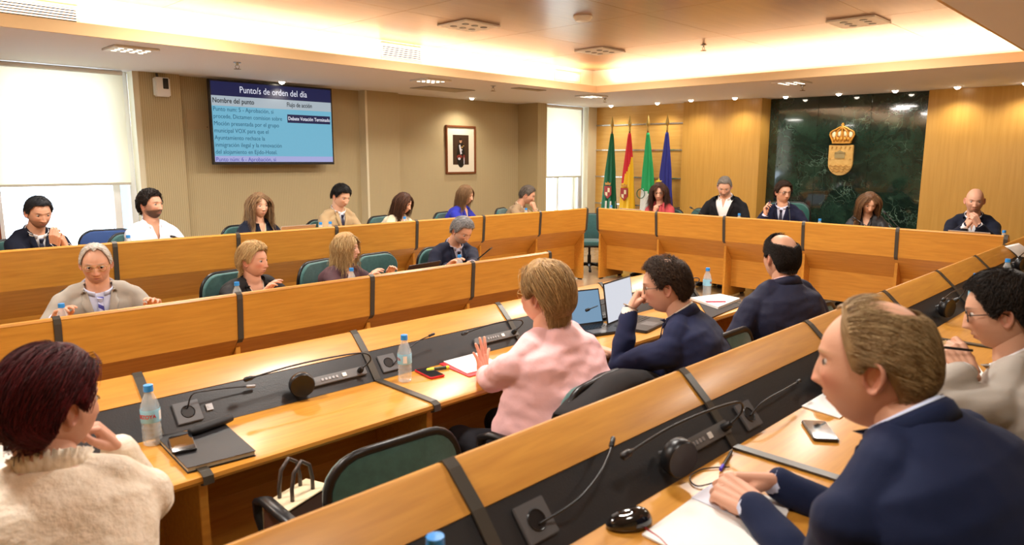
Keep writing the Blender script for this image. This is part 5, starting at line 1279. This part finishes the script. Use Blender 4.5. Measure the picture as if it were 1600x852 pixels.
   outer=dict(c='16203f', v=(.22, .06, .03), lapel=.05, wr=.006), inner=dict(c='d4dcf4'), ws=1.40, lean=.14, nf=.045, nz=.045, hump=.10,
   L=dict(w=V3(1172, 788, Z=.955), fd=(.1, .98, .05), bn=(-.55, 0, .8), pose='clasp', pole=(-.3, -1, -.35)), R=dict(w=V3(1207, 750, Z=.965), fd=(-.75, .62, .05), bn=(.35, .2, .9), pose='clasp', pole=(.5, -1, -.3))),
 dict(label='dark-haired man with glasses in light grey jacket at the right edge', near=True, tier=T1, H=V3(1566, 488, d=2.18), ty=88, hy=102, hp=-12, skin='cf9676', glasses='2a2420', hair=short('17110e', '33281f', len=.05, thick=.018, n=2600, mess=.35, comb=(0, .3, 0), whorl=(0, -.5, .8)), brow='1c1410', stub=(.15, '5a4032'),
   outer=dict(c='bcb5ac', name='jacket', v=(.2, .06, .03), lapel=.045, wr=.009), inner=dict(c='e6e4e6'), ws=1.14, lean=.12,
   L=dict(w=V3(1512, 582, d=2.1), fd=(.35, .5, .5), bn=(-.6, -.2, .6), pose='pen'), R=dict(p=(.12, .36, .80))),
]
ONLY = None
for i, o in enumerate(PEOPLE):
    if '_body' in o: continue
    if ONLY is not None and i not in ONLY: continue
    person(o)
# ------------------------------------------------------------------ chairs
def pchair(i, label, kind='teal', fwd=.05, spin=0, dx=0):
    o = PEOPLE[i]
    if '_hip' not in o: return
    h = o['_hip']; c = h+o['_F']*fwd+o['_R']*dx
    chair(c.x, c.y, .166 if o.get('tier') else 0, math.radians(o['ty'])+spin, label, kind)
CL = ['teal swivel chair under the navy-suited man by the left window', 'teal swivel chair under the bearded man in the white shirt', 'teal swivel chair under the wavy-haired woman in navy blazer', 'teal swivel chair under the young man in the tan blazer', 'teal swivel chair under the woman in the cream blazer', 'teal swivel chair under the woman in royal blue', 'teal swivel chair under the man in taupe jacket',
 'teal swivel chair under the curly-haired woman in red', 'teal swivel chair under the heavy man in the black jacket', 'tall green leather chair under the man raising a pen', 'teal swivel chair under the woman in black leather jacket', 'teal swivel chair under the bald man',
 'teal swivel chair under the older man in grey suit', 'teal swivel chair under the blonde woman in black jacket', 'teal swivel chair under the blonde woman in maroon', 'teal swivel chair under the grey-haired man reading his phone',
 'teal swivel chair under the red-haired woman in lace', 'teal swivel chair under the pink-shirted woman, dark coat over its back', 'teal swivel chair with dark rim behind the man at the laptop', 'teal swivel chair behind the man with the balding crown',
 'teal swivel chair under the large man in navy at the right foreground', 'teal swivel chair under the man in light grey jacket']
for i, l in enumerate(CL):
    if i == 18: chair(2.80, 1.70, 0, math.radians(90), l).scale = (1, 1, 1.1); continue
    if i == 19: chair(3.68, 1.66, 0, math.radians(86), l).scale = (1, 1, 1.1); continue
    pchair(i, l, 'leather' if i == 9 else 'teal', spin={18: -.35, 19: -.3}.get(i, .0), dx={18: .10, 19: .10}.get(i, 0), fwd={18: -.05, 9: -.08}.get(i, .05))
chair(1.20, 1.93, 0, PI/2-.06, 'empty teal swivel chair with black rim, handbag on its seat, in the foreground')
chair(3.52, 5.05, 0, -PI/2+.1, 'empty teal swivel chair beside the grey-haired man with the phone')
chair(1.93, 7.05, .166, -PI/2-.2, 'blue swivel chair between the two men by the left window', 'blue')
chair(7.72, 6.28, .166, PI+.75, 'teal swivel chair in the gap between the row ends near the flags').scale = (.9, .9, .88)
chair(8.45, 5.05, .166, PI-.15, 'empty teal swivel chair right of the curly-haired woman')

# ------------------------------------------------------------------ bottles
def onrow(px, py, zt, **k):
    p = at(px, py, **k); return Vector((p.x, p.y, zt))
ZF, ZT = .746, .162+.746
bottle(onrow(633, 596, ZF, Z=ZF), 'water bottle standing beside the red phone', True, -2.2)
bottle(onrow(239, 694, ZF, Z=ZF), 'water bottle beside the red-haired woman and black notebook', True, -.75)
bottle(onrow(1104, 464, ZF, Z=ZF), 'water bottle behind the white papers past the laptop man', True, .6)
for px, py, k, z, lb in ((201, 378, dict(Y=6.0), ZT, 'water bottle before the bearded man in white shirt'), (501, 353, dict(Y=6.0), ZT, 'left of the two water bottles beside the young man in tan'), (516, 351, dict(Y=6.0), ZT, 'right of the two water bottles beside the young man in tan'), (632, 341, dict(Y=6.0), ZT, 'water bottle before the woman in the cream blazer'), (822, 327, dict(Y=6.05), ZT, 'water bottle before the man in taupe jacket'),
   (955, 323, dict(X=7.42), ZT, 'water bottle below the dark green flag'), (1155, 336, dict(X=7.42), ZT, 'water bottle before the heavy man in black'), (1281, 344, dict(X=7.40), ZT, 'water bottle right of the man raising a pen'), (1569, 363, dict(X=7.42), ZT, 'water bottle right of the bald man'),
   (96, 479, dict(Y=4.3), ZF, 'water bottle before the older man in grey'), (370, 445, dict(Y=4.3), ZF, 'water bottle before the blonde woman in black jacket'), (549, 419, dict(Y=4.3), ZF, 'water bottle before the blonde woman in maroon'), (718, 397, dict(Y=4.3), ZF, 'water bottle before the man reading his phone'),
   (680, 840, dict(Z=ZT+.21), ZT, 'water bottle with blue cap at the bottom edge of the picture'), (1526, 428, dict(Z=ZT+.21), ZT, 'water bottle just above the head of the man in light grey, left of two'), (1575, 405, dict(Z=ZT+.21), ZT, 'water bottle just above the head of the man in light grey, right of two')):
    p = onrow(px, py, z, **k)
    bottle(p, lb, False, random.random()*6)

# ------------------------------------------------------------------ sockets, microphones
socket('front', 293, 645, 'power socket beside the black notebook')
socket('front', 606, 568, 'power socket behind the water bottle and red phone', False)
socket('near', 835, 815, 'power socket nearest the camera, with a plugged cable', False)
socket('near', 1167, 650, 'power socket near the large man in navy', False)
NK = [(-.15, -.015, .075), (-.11, -.04, .105), (.03, -.055, .10), (.20, -.06, .09), (.37, -.05, .085)]
NS = [(-.15, -.015, .075), (-.11, -.03, .10), (.0, -.04, .095), (.12, -.04, .09), (.24, -.03, .085)]
console('front', slope_at(523, 591, 'front'), 'microphone console with drum between the notebook and water bottle', NK)
console('front', slope_at(775, 528, 'front'), 'microphone console by the raised hand of the pink-shirted woman', NS, False)
console('front', slope_at(950, 492, 'front'), 'microphone console between the two laptops', NS, False)
console('front', slope_at(1065, 455, 'front'), 'microphone console beside the man at the laptop, past his head', NS)
console('near', slope_at(1092, 690, 'near'), 'microphone console with drum in the foreground before the clasped hands', NK)
console('near', slope_at(1305, 578, 'near'), 'microphone console with drum by the nose of the large man', NS)
console('near', slope_at(1478, 478, 'near'), 'microphone console left of the man with glasses at right', NS)
console('near', slope_at(1590, 412, 'near'), 'microphone console at the far right edge', NS)
console('front', slope_at(-25, 690, 'front'), 'microphone console at the left edge over white papers', NS, False)
def gooseneck(base, tip, lb, bend=.1):
    b, e = Vector(base), Vector(tip); m = b.lerp(e, .45)+Vector((0, 0, bend)); pts = catm([b, b+Vector((0, 0, .05)), m, e]); d = (pts[-1]-pts[-3]).normalized()
    t = tag(empty('gooseneck_microphone', b), lb, 'microphone', 'gooseneck microphones of the far rows')
    MB().lathe([(0, 0), (.022, 0), (.022, .012), (.01, .02), (0, .02)]).build('foot', BLACKP, t, smooth=True)
    MB().tube([p-b for p in pts], .004, 7).build('gooseneck', BLACKP, t, smooth='all')
    MB().tube([e-b, e-b+d*.01, e-b+d*.04, e-b+d*.045], [.005, .010, .010, .005], 10).build('mic_head', BLACKP, t, smooth='all')
def gn(px, py, k, zt, off, lb, bend=.03):
    tip = at(px, py, **k); b = Vector((tip.x+off[0], tip.y+off[1], zt)); gooseneck(b, tip, lb, bend)
gn(275, 371, dict(Y=6.1), ZT, (.35, -.02), 'gooseneck microphone right of the bearded man')
gn(1082, 326, dict(X=7.5), ZT, (-.02, -.4), 'gooseneck microphone left of the heavy man in black')
gn(973, 328, dict(X=7.5), ZT, (-.02, -.25), 'gooseneck microphone under the red and yellow flag')
gn(1233, 326, dict(X=7.55), ZT, (-.1, -.08), 'gooseneck microphone at the chest of the man raising a pen')
gn(1338, 343, dict(X=7.5), ZT, (-.02, -.3), 'gooseneck microphone left of the woman in black leather')
gn(1385, 335, dict(X=7.5), ZT, (-.02, -.25), 'gooseneck microphone right of the woman in black leather')
def sl(px, py, row, lift=.01):
    P = slope_at(px, py, row); return P+(rowM(row, 0).to_3x3() @ SN)*lift
def plug(row, pts, lb, mcol=None):
    P = [sl(x, y, row, l) for x, y, l in pts]
    t = tag(empty('cable_plug', P[0]), lb, 'cable'); Q = catm([p-P[0] for p in P])
    MB().tube(Q, .0028, 7).build('cord', BLACKP, t, smooth='all'); e = Q[-1]; d = (Q[-1]-Q[-3]).normalized()
    MB().tube([e, e+d*.004, e+d*.034, e+d*.038], [.003, .0065, .0065, .004], 8).build('connector', mcol or BLACKP, t, smooth='all')
plug('front', [(292, 640, .012), (296, 625, .045), (320, 618, .04), (352, 612, .03), (382, 608, .02)], 'black cable with silver plug running from the socket by the notebook', SILV)
plug('front', [(612, 572, .012), (628, 556, .04), (645, 543, .06), (660, 536, .065)], 'short black cable with dark plug rising behind the water bottle')
plug('near', [(838, 822, .012), (880, 795, .05), (915, 755, .05), (935, 722, .04), (941, 708, .035)], 'long black cable rising from the nearest socket to the microphone')
plug('near', [(1168, 652, .012), (1182, 634, .03), (1215, 615, .03), (1238, 602, .02)], 'black cable from the socket near the large man to the drum')

# ------------------------------------------------------------------ things on the inner row
def D(px, py, z=ZF, up=0.): p = at(px, py, Z=z); return Vector((p.x, p.y, z+up))
def quad(pts, z=ZF): return [D(x, y, z) for x, y in pts]
nb = tag(sheet([p+Vector((0, 0, .001)) for p in quad([(247, 690), (352, 672), (398, 712), (294, 739)])], .016, mat('page_cream', 'd8cfb4', .7), 'notebook', None, None), 'black closed notebook with elastic band on the desk', 'notebook')
for dz in (.0, .0165): 
    sheet([p+Vector((0, 0, .001+dz)) for p in quad([(245, 690), (353, 671), (400, 713), (293, 741)])], .002, mat('notebook_black', '1d1c1e', .5), 'cover', None, None, parent=nb)
def aphone(a, b, z, up, case, lb):
    A, B = at(a[0], a[1], Z=z), at(b[0], b[1], Z=z); d = B-A; c = (A+B)/2
    return phone((c.x, c.y, z+up), math.atan2(d.y, d.x)-PI/2, case, lb)
aphone((290, 719), (281, 691), ZF, .0205, BLACKP, 'black phone lying on the black notebook')
g_ = tag(MB().tube([(-.085, 0, 0), (-.08, 0, 0), (-.05, 0, 0), (.05, 0, 0), (.08, 0, 0), (.085, 0, 0)], [.008, .017, .021, .021, .017, .008], 14, flat=.75, up=(0, 0, 1)).build('glasses_case', mat('case_black', '141416', .6), smooth='all'), 'soft black spectacle case on top of the notebook', 'case')
g_.location = D(331, 678, ZF, .034); g_.rotation_euler = (0, 0, .22)
aphone((686, 592), (657, 578), ZF, .001, mat('phone_red', 'd42a35', .4), 'phone in red case on the desk beside the water bottle')
hl = tag(empty('highlighter', D(684, 579, ZF, .009), -.35), 'yellow and dark highlighter pen beside the red phone', 'pen')
MB().tube([(-.055, 0, 0), (-.05, 0, 0), (-.02, 0, 0)], [.004, .008, .0085], 12).tube([(.04, 0, 0), (.055, 0, 0)], [.0085, .007], 12).build('cap', mat('hl_yellow', 'd8e23c', .4), hl, smooth=True)
MB().tube([(-.02, 0, 0), (.04, 0, 0)], .008, 12).build('barrel', mat('hl_dark', '2c3a20', .4), hl, smooth=True)
sheet([p+Vector((0, 0, .001)) for p in quad([(682, 568), (742, 553), (790, 575), (733, 590)])], .003, mat('folder_red', 'cc3038', .5), 'folder', 'red folder under loose papers by the pink-shirted woman', 'folder')
sheet([p+Vector((0, 0, .0045)) for p in quad([(690, 566), (742, 553), (786, 572), (730, 586)])], .004, PAPER, 'paper_stack', 'loose white papers on the red folder', 'papers')
LCOL = mat('laptop_dark', '26272a', .4)
laptop(D(925, 519, ZF, .001), -.28, 1.85, 'open black laptop with pale blue screen right of the pink-shirted woman', led('laptop_blue', '8fb4d4', .8), w=.31, d=.21)
lp = laptop(D(1000, 508, ZF, .001), .18, 1.72, 'large open laptop showing a white document before the man in glasses', led('laptop_white', 'e8ecf6', .95), w=.36, d=.25)
for i, (px, py, s_) in enumerate(((1040, 462, 1),)): pass
sheet([p+Vector((0, 0, .001)) for p in quad([(1092, 474), (1157, 469), (1160, 478), (1108, 499)])], .005, mat('folder_black', '242426', .5), 'folder', 'black folder below the white papers at the row end', 'folder')
sheet([p+Vector((0, 0, .0065)) for p in quad([(1078, 470), (1125, 464), (1156, 471), (1122, 485)])], .016, PAPER, 'paper_stack', 'thick stack of white papers behind the water bottle at the row end', 'papers')
rp = tag(MB().tube([(-.07, 0, 0), (-.06, 0, 0), (.06, 0, 0), (.07, 0, 0)], [.002, .005, .005, .004], 10).build('pen', mat('pen_red', 'd02848', .4), smooth=True), 'red pen on the thick stack of papers', 'pen'); rp.location = D(1118, 473, ZF+.026, .006); rp.rotation_euler = (0, 0, -.75)
sheet([sl(x, y, 'front', .002) for x, y in ((-60, 760), (-60, 650), (52, 628), (60, 725))], .004, PAPER, 'paper_sheet', 'white papers left of the red-haired woman', 'papers')
# handbag on the empty chair
hb = tag(empty('handbag', (1.02, 2.02, .482), .35), 'cream and brown handbag with dark handles on the empty foreground chair', 'bag')
BR = mat('bag_brown', '5c3a2c', .5); CR_ = mat('bag_cream', 'd8c8a4', .55)
MB().prism([(-.15, 0), (.15, 0), (.13, .20), (-.13, .20)], -.06, .06, 'y').build('body', BR, hb, bevel=.012, smooth=True)
MB().prism([(-.067, .205), (.06, .207), (.066, .20), (.066, .10), (.061, .10), (.06, .20), (-.067, .20)], -.125, .125, 'x').build('flap', CR_, hb, bevel=.002, smooth=True)
for yy in (-.03, .035): MB().tube([(-.06, yy, .19), (-.06, yy, .25), (-.045, yy, .31), (0, yy, .34), (.045, yy, .31), (.06, yy, .25), (.06, yy, .19)], .008, 8).build('handle', mat('bag_handle', '4a3f3a', .4), hb, smooth='all')
hb.scale = (.78, .8, .85)
# coat over the chair of the pink-shirted woman
if '_hip' in PEOPLE[17]:
    h = PEOPLE[17]['_hip']; F_ = PEOPLE[17]['_F']; R_ = PEOPLE[17]['_R']; V = []; nu, nv = 26, 22
    for i in range(nu+1):
        for j in range(nv+1):
            u = (i/nu-.5); v = j/nv
            a = (v-.22)/.12; y = -.30 if v > .30 else -.30+.07*(1-min(1, max(0, (v-.0)/.30))); 
            if v < .2: zz = .89-(.2-v)*1.1; yy_ = -.20
            elif v < .32: t_ = (v-.2)/.12*PI; zz = .89+.03*math.sin(t_); yy_ = -.27+.075*math.cos(t_)*1.0
            else: zz = .89-(v-.32)*.75; yy_ = -.345-.03*math.sin((v-.32)*4)
            q = u*(.60+.14*v); n1 = noise.noise(Vector((u*5, v*3, 1)))*.022+.010*math.sin(u*26+v*3)*min(1, max(0, v-.3)*3)
            c = h+F_*(.05+yy_+n1)+R_*(q+.04); V.append((c.x, c.y, zz-abs(u)**2*.30-.02))
    mb_ = MB().add(V, [(i*(nv+1)+j, i*(nv+1)+j+1, (i+1)*(nv+1)+j+1, (i+1)*(nv+1)+j) for i in range(nu) for j in range(nv)])
    co = tag(mb_.build('coat', cloth('2a2829'), smooth='all'), 'dark coat draped over the chair back of the pink-shirted woman', 'coat'); co.modifiers.new('s', 'SOLIDIFY').thickness = .008

# ------------------------------------------------------------------ things on the nearest row
def N_(px, py, up=0.): return D(px, py, ZT, up)
ms = tag(empty('computer_mouse', N_(985, 822, .001), 1.05), 'glossy black computer mouse with red cable in the foreground', 'mouse')
MM = MB(); V = []; n = 24
for j in range(9):
    ph = j/8*PI/2
    for i in range(n):
        a = 2*PI*i/n; V.append((.033*math.cos(a)*math.cos(ph)**.6, .056*math.sin(a)*math.cos(ph)**.6*(1+.06*math.sin(a)), .004+.034*math.sin(ph)*(1-.12*math.sin(a))))
MM.add(V, [(j*n+i, j*n+(i+1) % n, (j+1)*n+(i+1) % n, (j+1)*n+i) for j in range(8) for i in range(n)]+[tuple(range(n))[::-1]])
MM.build('shell', mat('gloss_black', '141212', .12, coat=1), ms, smooth='all')
MB().tube([(0, .03, .034), (0, .045, .028)], .004, 8).build('wheel', GREYP, ms, smooth=True)
cable([N_(1000, 826, .012), N_(1012, 832, .006), N_(1035, 848, .004), N_(1060, 880, .004)], .0022, mat('cable_red', 'a3202a', .4), 'thin red cable running from the computer mouse')
sheet([N_(x, y, .001) for x, y in ((1003, 838), (1122, 752), (1235, 790), (1190, 930))], .004, PAPER, 'paper_stack', 'white papers under the clasped hands of the large man', 'papers')
sheet([N_(x, y, .006) for x, y in ((1080, 782), (1120, 755), (1190, 785), (1150, 812))], .0015, mat('paper_blue_edge', 'dfe2f0', .7), 'paper_sheet', 'small white sheet on top of the papers by the clasped hands', 'papers')
bp_ = tag(empty('ballpoint_pen', N_(1135, 722, .006), 0), 'purple and black ballpoint pen lying before the clasped hands', 'pen'); bp_.rotation_euler = (0, 0, .28)
MB().tube([(-.07, 0, 0), (-.04, 0, 0)], .0045, 10).build('cap', mat('pen_purple', '4a34c8', .4), bp_, smooth=True); MB().tube([(-.04, 0, 0), (.06, 0, 0), (.072, 0, 0)], [.004, .004, .001], 10).build('barrel', BLACKP, bp_, smooth=True)
cable([N_(1140, 732, .004), N_(1100, 735, .004), N_(1078, 748, .004), N_(1090, 762, .004), N_(1125, 758, .012)], .002, BLACKP, 'thin black loop of cord beside the clasped hands')
aphone((1292, 692), (1270, 661), ZT, .001, mat('phone_case_amber', '3a2a1c', .3), 'phone with dark glossy screen on the desk right of the clasped hands')
sheet([N_(x, y, .001) for x, y in ((1246, 634), (1302, 606), (1340, 632), (1312, 655))], .003, PAPER, 'paper_sheet', 'white papers beyond the phone, before the large man', 'papers')
sheet([N_(x, y, .001) for x, y in ((1455, 572), (1512, 548), (1540, 590), (1480, 612))], .003, PAPER, 'paper_stack', 'white papers before the man in light grey jacket', 'papers')
sheet([N_(x, y, .001) for x, y in ((1448, 545), (1478, 535), (1500, 560), (1470, 568))], .010, mat('book_tan', 'b08a58', .5), 'booklet', 'tan booklet before the man in light grey jacket', 'book')
pn = tag(MB().tube([V3(1466, 542, d=2.12), V3(1520, 548, d=2.10)], .004, 8).build('pen', BLACKP, smooth=True), 'dark pen held by the man in light grey jacket', 'pen')
# paper hanging over the far ridge
V = []
for j in range(11):
    v = j/10
    for px in (0, 1):
        P = sl(1568+px*22+v*30, 386+v*32-px*5, 'near', .008+.02*math.sin(v*3)); V.append(P)
pp = tag(MB().add(V, [(2*j, 2*j+1, 2*j+3, 2*j+2) for j in range(10)]).build('paper_sheet', PAPER, smooth='all'), 'curled white paper strip on the far ridge at the right edge', 'papers'); pp.modifiers.new('s', 'SOLIDIFY').thickness = .001
# pen of the man at the head table
_a = PEOPLE[9]['_arms'][1]; p = _a[3]+_a[4]*.105-_a[5].normalized()*.035; MB_ = MB().tube([p+Vector((0, -.025, .07)), p+Vector((0, .02, -.06))], .005, 8)
tag(MB_.build('pen', mat('pen_dark_blue', '24307a', .4), smooth=True), 'dark blue pen raised by the man at the head table', 'pen')
# far laptops
silver = mat('laptop_silver', 'c4b8ac', .35, metal=.4)
def lidlap(px, py, k, zt, rz, lb, m, ang=1.9):
    p = at(px, py, **k); laptop((p.x, p.y, zt+.001), rz, ang, lb, led('laptop_white', 'e8ecf6', .95), m)
lidlap(449, 362, dict(Y=6.02), ZT, PI, 'silver laptop lid before the wavy-haired woman in navy', silver, 2.05)
lidlap(1003, 330, dict(X=7.45), ZT, PI/2, 'silver laptop lid before the curly-haired woman in red', silver, 2.2)
lidlap(1524, 364, dict(X=7.45), ZT, PI/2, 'silver laptop lid before the bald man', silver, 2.2)
lidlap(630, 420, dict(Y=4.36), ZF, PI+.15, 'dark laptop lid left of the man reading his phone', mat('laptop_brown', '3a2c2a', .4), 2.1)
ph = phone((0, 0, 0), 0, BLACKP, 'black phone held by the grey-haired man in navy suit'); ph.matrix_world = Matrix.Translation(V3(758, 397, Y=4.42)) @ Matrix.Rotation(.6, 4, 'Z') @ Matrix.Rotation(-.7, 4, 'X')

# wristwatch of the man at the laptop
_a = PEOPLE[18]['_arms'][0]; _d = _a[4].normalized(); _b = PEOPLE[18]['_body']
_u = _d.orthogonal().normalized(); _v = _d.cross(_u); c = _a[3]+_d*.012-_b.location
MB().tube([c+(_u*math.cos(t_)+_v*math.sin(t_))*.0305 for t_ in [2*PI*k/24 for k in range(25)]], .008, 8, cap=False, flat=.35, up=_d).build('wristwatch', mat('watch_steel', 'b8aa98', .3, metal=.7), _b, smooth='all')
